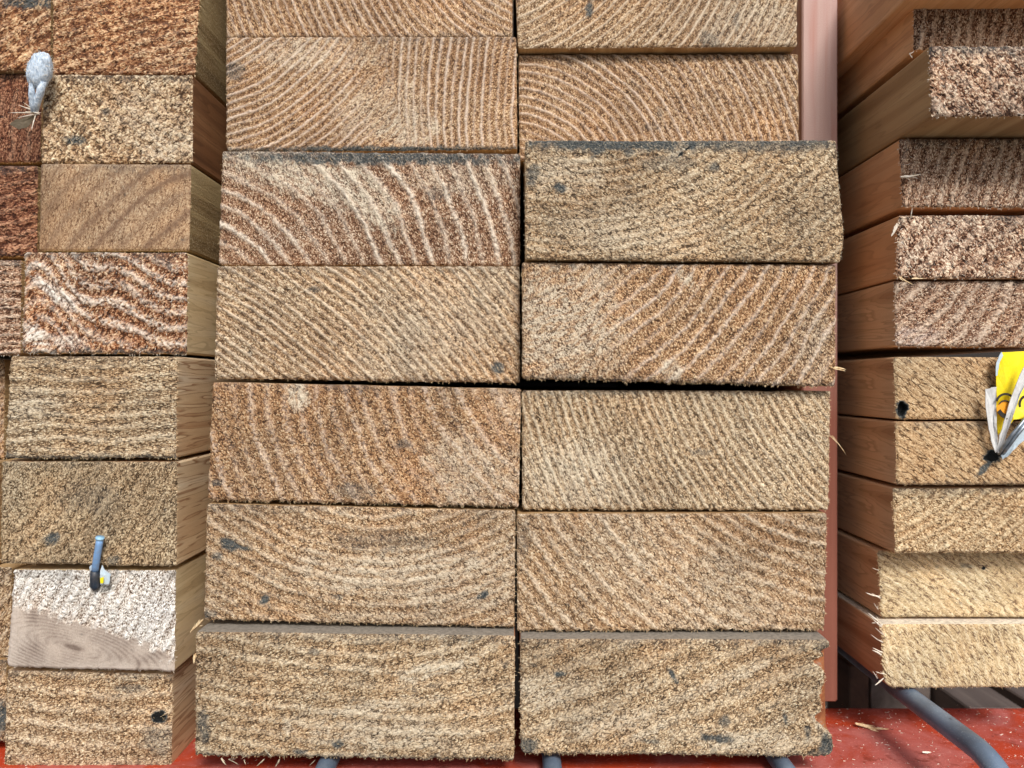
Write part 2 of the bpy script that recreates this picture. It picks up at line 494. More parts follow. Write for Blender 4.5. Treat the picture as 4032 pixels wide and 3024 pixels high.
    me.polygons.add(nf); me.polygons.foreach_set('loop_start', (np.arange(nf) * 4).astype(np.int32))
    me.update(calc_edges=True)
    me.polygons.foreach_set('use_smooth', np.ones(nf, dtype=bool))
    for nm, arr in (('ridge', rid), ('fuzz', fz), ('pale', pal), ('dirt', dr), ('early', ear * early), ('calm', calm_), ('rad', ph * spm), ('tang', tang)):
        a = me.attributes.new(nm, 'FLOAT', 'POINT')
        a.data.foreach_set('value', (arr if nm in ('rad', 'tang') else np.clip(arr, -1, 2)).astype(np.float32).ravel())
    tn = TONES[tone] if isinstance(tone, str) else tone
    me.materials.append(mat_end('end_grain_' + key, tn[0], tn[1], tn[2], tn[3], ridge_s, pc, seed=sd * 0.37, ang=ang, aniso=max(1.2, aniso * 1.25), crack=crack, speck=min(1.0, 0.25 + amp * 1.7), fine=fine, mic=(0.55 + min(1.0, amp * 3.0) * 0.62) * contrast, row_s=row))
    link(bpy.data.objects.new('end_face', me), e)
    # ---- the length of the plank behind its sawn end
    bu = np.concatenate([u[:-1], np.ones(nv - 1), u[:0:-1], np.zeros(nv - 1)])
    bv = np.concatenate([np.zeros(nu - 1), v[:-1], np.ones(nu - 1), v[:0:-1]])
    bi = np.concatenate([idx[0, :-1], idx[:-1, -1], idx[-1, :0:-1], idx[:0:-1, 0]])
    ring0 = np.stack([X.ravel()[bi], Y.ravel()[bi], Z.ravel()[bi]], -1)
    sx, sz = outline(bu, bv, False)
    st = np.stack([sx, sx * 0, sz], -1)
    loops = [ring0]
    for dd, ff in ((0.8, 0.8), (1.8, 0.5), (3.5, 0.2), (7, 0.0), (30, 0), (length, 0)):
        fade = ff if edge_r is None else min(1.0, ff * 1.0 + (0.35 if dd < 5 else 0))
        P = st.copy()
        P[:, 0] += (ring0[:, 0] - sx) * fade * (1 + 0.0)
        P[:, 2] += (ring0[:, 2] - sz) * fade
        P[:, 1] = depth + dd + (0.5 if dd < 1 else 0)
        loops.append(P)
    m = len(bu); L = len(loops)
    VV = np.concatenate(loops) * .001
    FF = []
    for a in range(L - 1):
        i0 = np.arange(m); i1 = (i0 + 1) % m
        FF += np.stack([a * m + i1, a * m + i0, (a + 1) * m + i0, (a + 1) * m + i1], -1).tolist()
    FF.append(list(range((L - 1) * m, L * m)))
    smat = side if side is not None else SIDE['tan']
    meshobj('body', VV, FF, smat, e)
    # ---- loose fibres standing off the face and out of its lower edge
    items = []
    hh = H
    for q_ in range(fibres):
        i = rnd.randrange(2, nu - 2); j = rnd.randrange(2, nv - 2)
        if smooth_zone is not None and smooth_zone(PX[j, i], PY[j, i], 0.0)[0] > 0.3: continue
        if rnd.random() > 0.35 + 0.9 * max(0, fz[j, i] - 0.35) * 2: continue
        a = math.radians(ang + rnd.gauss(0, 40)) + (math.pi if rnd.random() < 0.5 else 0)
        Ln = rnd.uniform(0.5, 1.5) * (2.0 if rnd.random() < 0.06 else 1)
        items.append(((X[j, i], Y[j, i] + 0.12, Z[j, i]), (math.cos(a), -rnd.uniform(0.05, 0.55), math.sin(a)), Ln, rnd.uniform(0.10, 0.24),
                      (rnd.uniform(-.5, .5), rnd.uniform(-.3, .3))))
    ne = int(wmm * rb * 2.2)
    for q_ in range(ne):
        i = rnd.randrange(1, nu - 1)
        items.append(((X[0, i], Y[0, i] + 0.4, Z[0, i] + 0.25), (rnd.uniform(-.6, .6), -rnd.uniform(0.0, 0.6), -1), rnd.uniform(0.4, 1.3), rnd.uniform(0.12, 0.3),
                      (rnd.uniform(-.5, .5), rnd.uniform(-.3, .3))))
    for (rag_, col_, sgn) in ((rl, 0, -1), (rr, nu - 1, 1)):
        for q_ in range(int(hmm * rag_ * 2.0)):
            j = rnd.randrange(1, nv - 1)
            items.append(((X[j, col_] - sgn * 0.2, Y[j, col_] + 0.4, Z[j, col_]), (sgn, -rnd.uniform(0, 0.6), rnd.uniform(-.8, .5)), rnd.uniform(0.4, 1.2), rnd.uniform(0.12, 0.28),
                          (rnd.uniform(-.5, .5), rnd.uniform(-.3, .3))))
    if items:
        V_, F_ = sliver_geo(items)
        o = meshobj('loose_fibres', V_, F_, fibre_mat(fmat), e)
        o['kind'] = 'stuff'
    PLANKS[key] = dict(e=e, box=(min(BL[0], TL[0]), max(BR[0], TR[0]), min(BL[1], BR[1]), max(TL[1], TR[1])), depth=depth)
    return e

SIDE = {
    'tan':   mat_side('planed_tan', hexlin(140, 108, 72), hexlin(182, 150, 108), hexlin(214, 188, 144), 1.1, 0.6),
    'olive': mat_side('weathered_tan', hexlin(168, 140, 100), hexlin(226, 204, 160), hexlin(246, 232, 200), 2.3, 0.8),
    'olive2': mat_side('weathered_banded', hexlin(168, 118, 80), hexlin(226, 200, 160), hexlin(244, 230, 200), 5.3, 1.8),
    'top': mat_side('weathered_grey_mauve', hexlin(104, 92, 82), hexlin(146, 132, 118), hexlin(186, 172, 154), 15.3, 0.3, rough=True),
    'rough': mat_side('sawn_rough_side', hexlin(92, 72, 46), hexlin(150, 126, 86), hexlin(204, 182, 134), 3.7, 0.3, rough=True, gloss=0.8),
    'dark':  mat_side('dark_planed', hexlin(92, 60, 40), hexlin(140, 98, 66), hexlin(176, 132, 92), 4.1, 0.9),
    'red':   mat_side('reddish_planed', hexlin(166, 112, 72), hexlin(220, 168, 120), hexlin(240, 200, 154), 6.2, 0.6),
    'redb':  mat_side('reddish_lined', hexlin(172, 130, 94), hexlin(226, 190, 150), hexlin(244, 216, 180), 7.9, 0.9),
    'redw':  mat_side('reddish_lined_white_top', hexlin(172, 130, 94), hexlin(226, 190, 150), hexlin(244, 216, 180), 8.9, 0.9, topcol=hexlin(244, 234, 214)),
    'redtop': mat_side('reddish_with_grey_top', hexlin(120, 70, 44), hexlin(164, 104, 66), hexlin(190, 132, 90), 10.9, 0.6, topcol=hexlin(150, 142, 130)),
    'pinkb': mat_side('brown_edge', hexlin(112, 70, 54), hexlin(150, 100, 80), hexlin(176, 128, 106), 9.4, 0.4),
}

GC = 'timber in the middle left column'
GD = 'timber in the middle right column'
GE = 'boards in the right hand stack'
GL = 'timber in the left hand stack'
GM = 'timber at the far left edge'

# ================================================================== middle left column
plank('c1', 'reddish brown timber end, topmost in the middle left column',
      [(889, -310), (2018, -310), (2018, 150), (890, 152)], 24, [(2200, -360, 31)], 'orange', brk_s=0.5, amp=0.16, ridge=0.34, ridge_w=0.15, ridge_s=0.8,
      ang=-60, aniso=2.4, crack=0.5, group=GC, rag=(0.1, 0.15, 0.1, 0.1), bot_dirt=0.35, fibres=500, warp=0.3, early=0.4)
plank('c2', 'timber end with curved ridges at left and upright ridges at right, above a black seam',
      [(888, 143), (2033, 141), (2037, 591), (890, 601)], 19,
      [(700, -250, 29, lambda x, y: sst(1546, 1544, x - 0.25 * (y - 350))), (3300, 440, 30, lambda x, y: sst(1544, 1546, x - 0.25 * (y - 350)) + 1e-6)],
      'orange', brk_s=0.45, rmask=lambda x, y: np.clip(np.abs(x - 0.25 * (y - 350) - 1480) / 110.0, 0.1, 1), amp=0.2, ridge=0.45, ridge_w=0.17, ridge_s=0.95, ang=35, aniso=1.6, crack=0.5, group=GC, rag=(0.15, 0.3, 0.15, 0.15), early=0.5, warp=0.35,
      corner=(0.7, 0.7, 0.7, 2.2), top_dirt=0.3, bot_dirt=0.75, pale=[(1600, 510, 120, 60, 0.7), (1250, 210, 260, 60, 0.45), (1500, 430, 160, 120, 0.4)],
      dirt=[(925, 280, 40, 30, 0.5), (1500, 590, 480, 14, 0.85)], fibres=800)
plank('c3', 'red brown timber end with bold white ridges and mildewed top, middle left column',
      [(875, 592), (2048, 603), (2047, 1048), (860, 1046)], 10.5, [(807, 1200, 66)], 'red', brk_s=0.6, amp=0.28, ridge=0.6, ridge_w=0.14, ridge_s=1.0, ang=-62, aniso=1.5,
      crack=0.7, group=GC, rag=(0.2, 0.2, 0.2, 0.15), top_dirt=0.75, pale=[(1200, 700, 330, 70, 0.85, -18), (1450, 780, 150, 70, 0.9, -50), (1000, 650, 120, 60, 0.5), (1800, 700, 220, 60, 0.4)],
      dirt=[(1500, 622, 520, 26, 0.8), (1730, 760, 50, 30, 0.35)], fibres=1100, warp=0.3, early=0.3)
plank('c4', 'yellow tan timber end with fine slanting ribs, fourth down the middle left column',
      [(855, 1045), (2046, 1047), (2047, 1510), (844, 1494)], 5, [(-100, 2900, 31)], 'tan', brk_s=0.7, amp=0.24, ridge=0.55, ridge_w=0.2, ridge_s=0.85, ang=-38, aniso=2.0,
      crack=0.8, group=GC, rag=(0.2, 0.35, 0.2, 0.2), bot_dirt=0.3, top_dirt=0.25, dirt=[(1965, 1448, 26, 20, 0.8), (1240, 1140, 30, 14, 0.5)],
      pale=[(1750, 1250, 420, 170, 0.35, 30)], fibres=1100, warp=0.22, early=0.45)
plank('c5', 'brown timber end with a small pale patch near its top, middle left column',
      [(836, 1502), (2052, 1529), (2042, 1999), (817, 1972)], 0, [(2380, 1350, 62)], 'orange', row=0.9, amp=0.26, ridge=0.25, ridge_w=0.2, ridge_s=0.5, ang=-45, aniso=1.4,
      crack=0.8, group=GC, rag=(0.15, 0.8, 0.2, 0.2), top_dirt=0.3, pale=[(1175, 1560, 45, 60, 0.9), (1850, 1850, 180, 130, 0.5), (2000, 1600, 60, 90, 0.3)],
      dirt=[(1590, 1750, 30, 18, 0.5), (850, 1900, 24, 14, 0.6), (1390, 1930, 90, 30, 0.35)], fibres=1000, early=0.25)
plank('c6', 'mottled timber end with black mildew specks, second from the bottom, middle left column',
      [(814, 1982), (2029, 2008), (2026, 2474), (801, 2443)], 0, [(1500, 1250, 44)],
      'tan', brk_s=0.8, early=0.3, row=0.85, amp=0.30, ridge=0.22, ridge_w=0.22, ridge_s=0.55, ang=-35, aniso=1.3, crack=0.9, group=GC, rag=(0.2, 0.5, 0.2, 0.2), top_dirt=0.35,
      pale=[(1600, 2240, 440, 70, 0.6, 4), (1800, 2330, 260, 70, 0.5), (1230, 2200, 70, 40, 0.5), (1500, 2430, 300, 24, 0.3)],
      dirt=[(905, 2145, 36, 20, 1.0, -20), (960, 2158, 30, 9, 0.8, -10), (1042, 2362, 24, 16, 1.0, 40), (1900, 2345, 26, 12, 0.9, 30), (850, 2190, 22, 18, 0.6), (1330, 2350, 26, 10, 0.5), (1500, 2130, 200, 40, 0.3), (820, 2420, 30, 22, 0.6)],
      gouge=[(2015, 2395, 18, 34, 2.0)], fibres=1100)
plank('c7', 'yellowish timber end with a grey top edge, lowest in the middle left column',
      [(770, 2486), (2028, 2503), (2024, 2996), (767, 2980)], -7, lambda x, y: (y + 50 * np.sin(x / 330.0) + 0.18 * (x - 1400) * sst(1300, 1900, x) * (y - 2800) / -400) / 58,
      'grey', row=0.85, amp=0.30, ridge=0.2, ridge_w=0.22, ridge_s=0.6, ang=20, aniso=1.5, crack=0.9, group=GC, rag=(0.15, 0.7, 0.3, 0.2), bot_dirt=0.5,
      pale=[(1700, 2640, 130, 30, 0.8, 14), (1500, 2780, 260, 26, 0.6, 8), (1520, 2890, 330, 60, 0.5), (1130, 2860, 16, 40, 0.7, 10), (1740, 2530, 14, 60, 0.6)],
      dirt=[(800, 2860, 22, 60, 0.6), (1330, 2930, 22, 16, 0.8), (1180, 2958, 30, 10, 0.7), (1235, 2565, 20, 14, 0.5), (1440, 2530, 60, 14, 0.3)],
      fibres=1300, side=SIDE['redtop'], early=0.2)

# ================================================================== middle right column
plank('d1', 'tan timber end with thin pale arcs above a shadowed slot, beside the pink board',
      [(2022, -260), (3139, -260), (3140, 186), (2040, 191)], 20, [(1800, -560, 34)], 'tan', brk_s=0.25, amp=0.14, ridge=0.35, ridge_w=0.13, ridge_s=0.85, ang=55, aniso=1.5,
      crack=0.7, group=GD, rag=(0.1, 0.1, 0.1, 0.1), dirt=[(2320, 35, 14, 34, 0.9), (2800, 160, 40, 34, 0.35), (2900, 90, 12, 44, 0.4, 0)],
      pale=[(2950, 100, 220, 110, 0.4)], fibres=500, warp=0.25, early=0.35)
plank('d2', 'orange brown timber end with long white arcs, below the shadowed slot',
      [(2042, 211), (3143, 210), (3149, 634), (2046, 636)], 25, [(1990, 830, 33)], 'orange', brk_s=0.5, amp=0.16, ridge=0.45, ridge_w=0.15, ridge_s=0.9, ang=-60, aniso=1.8,
      crack=0.7, group=GD, rag=(0.1, 0.1, 0.1, 0.1), fibres=600, warp=0.25, early=0.5, dirt=[(2600, 450, 18, 30, 0.3), (2560, 500, 40, 16, 0.25)])
plank('d3', 'jutting grey tan timber end with black mildew along its top and hairy right side',
      [(2068, 551), (3294, 549), (3311, 1034), (2070, 1024)], -5, [(2300, -157, 40)],
      'grey', row=0.85, amp=0.28, ridge=0.22, ridge_w=0.25, ridge_s=0.45, ang=-28, aniso=1.5, crack=1.0, group=GD, rag=(0.3, 0.2, 0.3, 0.7), top_dirt=0.95,
      pale=[(2230, 690, 130, 70, 0.5), (2680, 590, 60, 16, 0.9, 40), (2500, 900, 300, 90, 0.3)],
      dirt=[(2450, 566, 420, 26, 0.85), (3000, 572, 330, 24, 0.6), (2706, 586, 13, 5, 1.3, 42), (2682, 606, 11, 4, 1.3, 42), (2203, 742, 24, 18, 1.0), (2815, 655, 22, 20, 0.7), (2350, 585, 40, 34, 0.8), (2480, 598, 26, 20, 0.7), (2100, 690, 26, 40, 0.6), (2620, 640, 120, 26, 0.35)],
      edge_r=[(540, 3294), (640, 3298), (760, 3308), (850, 3316), (905, 3324), (960, 3322), (1000, 3314), (1040, 3309)], fibres=1500, fmat='grey')
plank('d4', 'reddish tan timber end with pale curved ridges, directly above the black gap',
      [(2057, 1031), (3293, 1041), (3290, 1524), (2057, 1493)], -3, [(1875, 500, 58)], 'orange', rmask=lambda x, y: 0.1 + 0.9 * sst(2250, 2480, x - 0.5 * (y - 1250)), brk_s=0.6, amp=0.28, ridge=0.5, ridge_w=0.13, ridge_s=0.85, ang=-55, aniso=1.5,
      crack=0.8, group=GD, rag=(0.2, 0.8, 0.3, 0.3), top_dirt=0.3, bot_dirt=0.35,
      pale=[(2210, 1270, 210, 190, 0.75), (2700, 1095, 50, 22, 1.0, -50), (2640, 1455, 40, 34, 0.9, -40), (2350, 1100, 80, 60, 0.5), (3200, 1350, 60, 200, 0.3)],
      dirt=[(2660, 1040, 60, 10, 0.6), (2250, 1045, 20, 12, 0.6)], fibres=1200, early=0.3)
plank('d5', 'tan timber end with dense fine slanting ribs, directly under the middle black gap',
      [(2056, 1535), (3272, 1539), (3263, 2012), (2057, 2009)], 2, [(4000, 1100, 31)], 'grey', brk_s=0.7, amp=0.24, ridge=0.4, ridge_w=0.2, ridge_s=0.8, ang=-50, aniso=2.0,
      crack=0.8, group=GD, rag=(0.2, 0.4, 0.2, 0.4), top_dirt=0.35, pale=[(2250, 1850, 220, 110, 0.55), (2300, 1960, 250, 40, 0.4)],
      dirt=[(2760, 1780, 40, 12, 0.4), (2400, 1545, 200, 10, 0.4)], fibres=1200, warp=0.3, early=0.5)
plank('d6', 'brown timber end with broad faint slanting bands, second from bottom, middle right column',
      [(2035, 2021), (3258, 2020), (3247, 2485), (2038, 2487)], 0, [(3350, 1380, 52)], 'tan', row=0.85, amp=0.28, ridge=0.35, ridge_w=0.2, ridge_s=0.75, ang=-48, aniso=1.7,
      crack=0.8, group=GD, rag=(0.1, 0.7, 0.2, 0.4), top_dirt=0.2, pale=[(2700, 2300, 500, 200, 0.3, -30)], dirt=[(2060, 2120, 20, 100, 0.25)], fibres=1300, early=0.4)
plank('d7', 'grey yellow timber end with a torn notched right side above the red beam',
      [(2047, 2515), (3272, 2517), (3282, 2984), (2050, 2972)], -7, lambda x, y: (y + 0.30 * (x - 2400) + 60 * np.sin(x / 420.0)) / 95,
      'grey', row=0.85, amp=0.32, ridge=0.16, ridge_w=0.25, ridge_s=0.5, ang=35, aniso=1.4, crack=0.9, group=GD, rag=(0.15, 0.4, 0.3, 0.5), bot_dirt=0.4,
      corner=(1.0, 2.0, 3.5, 2.2),
      pale=[(2150, 2720, 130, 60, 0.5), (2450, 2850, 240, 60, 0.5), (2950, 2920, 200, 40, 0.6), (2850, 2680, 200, 24, 0.5, 22), (3215, 2840, 16, 40, 0.8, 30)],
      dirt=[(2205, 2655, 26, 10, 0.9), (2650, 2660, 10, 34, 0.9, 30), (3092, 2832, 9, 26, 0.9, 10), (2810, 2905, 60, 16, 0.8, -8), (2560, 2920, 40, 10, 0.6), (3255, 2945, 30, 60, 0.8), (3180, 2880, 12, 30, 0.6), (2850, 2840, 22, 20, 0.6), (2080, 2940, 40, 30, 0.7), (3235, 2545, 40, 22, 0.45)],
      edge_r=[(2500, 3262), (2530, 3268), (2552, 3262), (2560, 3226), (2572, 3240), (2585, 3246), (2596, 3205), (2612, 3206), (2630, 3238), (2655, 3249), (2690, 3246), (2720, 3236), (2745, 3229), (2780, 3238), (2805, 3232), (2819, 3208), (2840, 3214), (2858, 3240), (2880, 3262), (2905, 3280), (2960, 3284), (3000, 3280)],
      fibres=1400, side=SIDE['redtop'])

# ================================================================== right hand stack
def E(key, label, TLp, BLp, depth, **kw):
    xr_t = TLp[0] + 700; xr_b = BLp[0] + 700
    kw.setdefault('side', SIDE['red'])
    kw.setdefault('rag', (0.1, 0.2, 0.3, 0.1))
    return plank(key, label, [TLp, (xr_t, TLp[1]), (xr_b, BLp[1]), BLp], depth, group=GE, **kw)

E('e0', 'rough board end jutting out at the very top of the right hand stack', (3640, -420), (3645, -75), -26, rings=[(3800, -5000, 46)], tone='mauve', fibres=100)
E('e1', 'shaded board end with upright ridges at the top of the right hand stack', (3598, -80), (3601, 201), -5, rings=[(9500, 900, 46)], tone='mauve', amp=0.3, ridge=0.6,
  ridge_w=0.2, ridge_s=0.9, ang=80, aniso=1.6, crack=0.8, fibres=700, warp=0.2, early=0.5, side=SIDE['red'], fmat='white')
E('e2', 'rough speckled jutting board end whose pale underside shows, right hand stack', (3661, 178), (3671, 460), -17, rings=[(5200, -700, 70)], tone='mauve',
  fine=1.5, amp=0.42, ridge=0.4, ridge_w=0.25, ridge_s=0.5, ang=-50, aniso=1.5, crack=1.0, chips=0.5, fibres=1000, fmat='white', rag=(0.2, 0.4, 0.5, 0.1), top_dirt=0.6,
  dirt=[(3860, 190, 90, 26, 0.6)], side=SIDE['tan'])
E('e3', 'shadowed board end with upright ribs just below the jutting speckled board', (3545, 545), (3556, 819), 6, rings=[(9800, 2300, 44)], tone='mauve',
  amp=0.3, ridge=0.6, ridge_w=0.22, ridge_s=0.7, ang=80, aniso=1.6, crack=0.8, fibres=700, fmat='white', rag=(0.1, 0.4, 0.5, 0.1), warp=0.2, early=0.6, side=SIDE['red'])
E('e4', 'rough board end covered in white torn flecks in the middle of the right hand stack', (3540, 846), (3528, 1099), 8, rings=[(4700, 1900, 60)], tone='mauve',
  fine=1.4, amp=0.42, ridge=0.3, ridge_w=0.25, ridge_s=0.4, ang=-60, aniso=1.6, crack=0.9, chips=0.5, fibres=1100, fmat='white', rag=(0.2, 0.1, 0.5, 0.1), side=SIDE['red'])
E('e5', 'pinkish board end with fanning rays, directly above the black gap at the right', (3522, 1104), (3529, 1368), 10.3, rings=[(3350, 900, 62)], tone='mauve',
  amp=0.26, ridge=0.45, ridge_w=0.22, ridge_s=0.9, ang=15, aniso=1.5, crack=0.6, chips=0.4, fibres=700, fmat='white', rag=(0.05, 0.3, 0.3, 0.1), side=SIDE['redb'],
  pale=[(3600, 1330, 100, 40, 0.6)], pc=(0.6, 0.5, 0.44))
E('e6', 'smooth honey coloured board end with a round black hole near its left edge', (3520, 1404), (3529, 1654), 10, rings=[(2700, 2700, 26)], tone='honey',
  amp=0.06, ridge=0.10, contrast=0.5, row=1.0, early_w=0.11, ridge_w=0.22, ridge_s=0.3, ang=-38, aniso=3.5, crack=1.0, fibres=260, rag=(0.05, 0.1, 0.3, 0.1), side=SIDE['redb'], early=0.5,
  dirt=[(3553, 1612, 20, 30, 1.6)], gouge=[(3553, 1612, 17, 27, 3.0)], top_dirt=0.2)
E('e7', 'smooth honey coloured board end under the torn yellow label with a dark patch', (3529, 1659), (3532, 1913), 9, rings=[(2500, 3100, 26)], tone='honey',
  amp=0.06, ridge=0.10, contrast=0.5, row=1.0, early_w=0.11, ridge_w=0.22, ridge_s=0.3, ang=-38, aniso=3.5, crack=1.0, fibres=260, rag=(0.05, 0.2, 0.3, 0.1), side=SIDE['redb'], early=0.5, bot_dirt=0.3,
  dirt=[(3915, 1795, 34, 20, 1.2), (3880, 1840, 44, 12, 0.9, 48)])  # these two patches darken the face below the lower end of the label
E('e8', 'yellow board end with rows of pale raised dashes in the right hand stack', (3518, 1919), (3526, 2181), 11.5, rings=[(3100, 1150, 36)], tone='honey',
  amp=0.30, ridge=0.35, ridge_w=0.25, ridge_s=0.5, ang=-35, aniso=1.8, crack=0.7, chips=0.5, fibres=900, rag=(0.1, 0.2, 0.3, 0.1), top_dirt=0.5, side=SIDE['redb'])
E('e9', 'cream board end with fine dark slanting lines, second from bottom, right stack', (3459, 2167), (3471, 2435), 22.7, rings=[(2900, 3200, 27)], tone='cream',
  amp=0.06, contrast=0.5, row=0.8, early_w=0.10, ridge=0.14, ridge_w=0.2, ridge_s=0.4, ang=-32, aniso=3.5, crack=0.6, fibres=300, rag=(0.05, 0.05, 0.6, 0.1), side=SIDE['redb'], early=1.2, warp=0.2,
  dirt=[(3800, 2228, 24, 10, 0.5), (3874, 2238, 7, 6, 1.2)], bot_dirt=0.2)
E('e10', 'cream board end with white top edge and splintered left side, lowest at right', (3471, 2457), (3484, 2711), 17, rings=[(2500, 3000, 30)], tone='cream',
  amp=0.08, contrast=0.55, row=0.9, early_w=0.11, ridge=0.16, ridge_w=0.2, ridge_s=0.4, ang=-48, aniso=3.5, crack=0.6, fibres=400, rag=(0.05, 0.3, 0.8, 0.1), top_dirt=0, side=SIDE['redw'], early=0.8, warp=0.2,
  corner=(0.6, 0.6, 0.6, 3.5))

# ================================================================== left hand stack
def knot_zone(px, py, en):
    # the smooth sloping wedge of knotty wood at the lower left of this end
    line = np.interp(px, [30, 60, 160, 260, 360, 470, 560, 640, 700], [2380, 2385, 2400, 2440, 2462, 2505, 2540, 2580, 2596])
    sm = sst(-34, 16, py - line + 48 * en)
    dx = (px - 290) / 3.6; dy = (py - 2548 - 0.27 * (px - 290)) / 1.0
    r = np.hypot(dx, dy)
    core = sst(16, 6, r)
    return sm, r / 11.0 + 0.10 * np.sin(px / 40.0), 0.46 - 0.16 * core + 0.10 * sst(150, 40, px) + 0.12 * sst(2600, 2640, py)
plank('l1', 'large coarse brown timber end right of the pale cocoon, at the top edge',
      [(208, -160), (795, -160), (765, 294), (204, 295)], 19, lambda x, y: (y + 0.33 * x) / 46, 'fox', fine=1.5, amp=0.42, ridge=0.35, ridge_w=0.25, ridge_s=0.35, ang=15, aniso=1.6,
      crack=1.0, chips=0.5, group=GL, rag=(0.1, 0.3, 0.2, 0.5), early=0.9, fibres=900, side=SIDE['rough'], warp=0.25)
plank('l2', 'grainy speckled timber end with a pale lower right corner, second down, left stack',
      [(172, 291), (757, 293), (757, 644), (160, 646)], 14.5, [(1100, -400, 60)], 'tan', fine=1.5, amp=0.42, ridge=0.2, ridge_w=0.25, ridge_s=0.3, ang=40, aniso=1.4,
      crack=1.0, chips=0.7, group=GL, rag=(0.1, 0.3, 0.3, 0.1), fibres=900, side=SIDE['dark'], early=0.3, pale=[(680, 590, 130, 90, 0.6), (560, 450, 120, 90, 0.4)],
      dirt=[(290, 555, 44, 16, 0.8), (410, 440, 20, 14, 0.5)])
plank('l3', 'smooth grey brown timber end with wide dark slanting bands, left hand stack',
      [(158, 642), (750, 645), (744, 991), (150, 990)], 12, lambda x, y: np.hypot(x - 1050, (y - 1500) * 1.0) / 74, (hexlin(112, 82, 60), hexlin(172, 142, 110), hexlin(216, 194, 162), hexlin(88, 60, 48)),
      amp=0.12, brk_s=0.35, row=1.0, ridge=0.06, ridge_w=0.20, ridge_s=1.0, ang=75, aniso=2.5, crack=0.45, group=GL, rag=(0.1, 0.1, 0.1, 0.1), fibres=260, side=SIDE['rough'], contrast=0.55, warp=0.3)
plank('l4', 'very rough timber end with ragged white ridges over red brown wood, left stack',
      [(100, 991), (735, 992), (735, 1396), (85, 1394)], 9, lambda x, y: (y - 0.26 * x + 160 * np.exp(-((x - 180) / 120.0) ** 2) + 22 * np.sin(x / 60.0)) / 66, (hexlin(84, 50, 32), hexlin(156, 104, 68), hexlin(236, 208, 172), hexlin(240, 232, 218)), fine=1.4, amp=0.5, ridge=0.75, ridge_w=0.22, ridge_s=1.0, ang=55, aniso=1.5,
      crack=1.0, chips=0.5, group=GL, rag=(0.3, 0.4, 0.5, 0.2), bot_dirt=0.8, fibres=900, fmat='white', side=SIDE['olive'], early=0.4,
      pale=[(230, 1160, 100, 30, 0.9, -35), (150, 1330, 70, 34, 0.9, -40), (260, 1350, 60, 30, 0.7)], pc=(0.78, 0.74, 0.66))
plank('l5', 'straw coloured timber end with level streaks, fifth down in the left hand stack',
      [(40, 1402), (697, 1402), (690, 1808), (18, 1808)], -1, lambda x, y: (y + 8 * np.sin(x / 90.0)) / 50, 'grey', amp=0.32, ridge=0.3, ridge_w=0.22, ridge_s=0.55, ang=0, aniso=2.4,
      crack=1.0, group=GL, rag=(0.2, 0.6, 0.4, 0.4), bot_dirt=0.7, top_dirt=0.3, fibres=700, side=SIDE['olive2'], early=0.4, pale=[(120, 1600, 120, 60, 0.5)])
plank('l6', 'greyish fuzzy timber end directly behind and above the blue nail',
      [(6, 1815), (697, 1817), (692, 2234), (0, 2222)], 0, [(-900, 1000, 52)], (hexlin(88, 70, 50), hexlin(158, 133, 102), hexlin(224, 206, 172), hexlin(210, 190, 158)), amp=0.34, ridge=0.2, ridge_w=0.25, ridge_s=0.4, ang=60, aniso=1.5,
      crack=0.9, group=GL, rag=(0.2, 0.15, 0.3, 0.2), top_dirt=0.3, fibres=900, side=SIDE['olive2'],
      dirt=[(205, 2120, 36, 22, 0.9, 25), (445, 2205, 34, 18, 0.6), (350, 1960, 120, 60, 0.25)])
plank('l7', 'whitish timber end with a smooth mauve knot wedge, under the blue nail',
      [(55, 2242), (690, 2244), (686, 2648), (27, 2628)], 2, lambda x, y: (x + 0.5 * y) / 46, 'white', fine=1.0, row=3.2, contrast=0.35, amp=0.3, ridge=0.9, ridge_w=0.25, ridge_s=1.0, ang=60, aniso=1.7,
      crack=0.6, chips=0.2, group=GL, rag=(0.3, 0.3, 0.3, 0.1), fibres=700, fmat='white', side=SIDE['olive'], smooth_zone=knot_zone, early=0.95,
      pale=[(300, 2320, 380, 130, 0.55, -10), (560, 2480, 130, 60, 0.6, -30), (110, 2300, 60, 80, 0.8)], pc=(0.88, 0.86, 0.80), dirt=[(378, 2300, 20, 26, 0.8), (410, 2320, 40, 14, 0.5)],
      corner=(0.7, 0.7, 0.7, 1.5))
plank('l8', 'brown pitted timber end with a black spot at its right, lowest at left',
      [(25, 2637), (678, 2655), (672, 3050), (15, 3048)], 5, lambda x, y: (y - 0.04 * x) / 70, 'tan', amp=0.36, ridge=0.25, ridge_w=0.25, ridge_s=0.45, ang=15, aniso=1.5,
      crack=0.9, chips=0.3, group=GL, rag=(0.1, 0.3, 0.3, 0.2), fibres=900, side=SIDE['olive2'], early=0.5,
      dirt=[(628, 2822, 30, 22, 1.3), (520, 2710, 60, 14, 0.4), (620, 2910, 50, 60, 0.35)], pale=[(620, 2890, 60, 60, 0.3)])

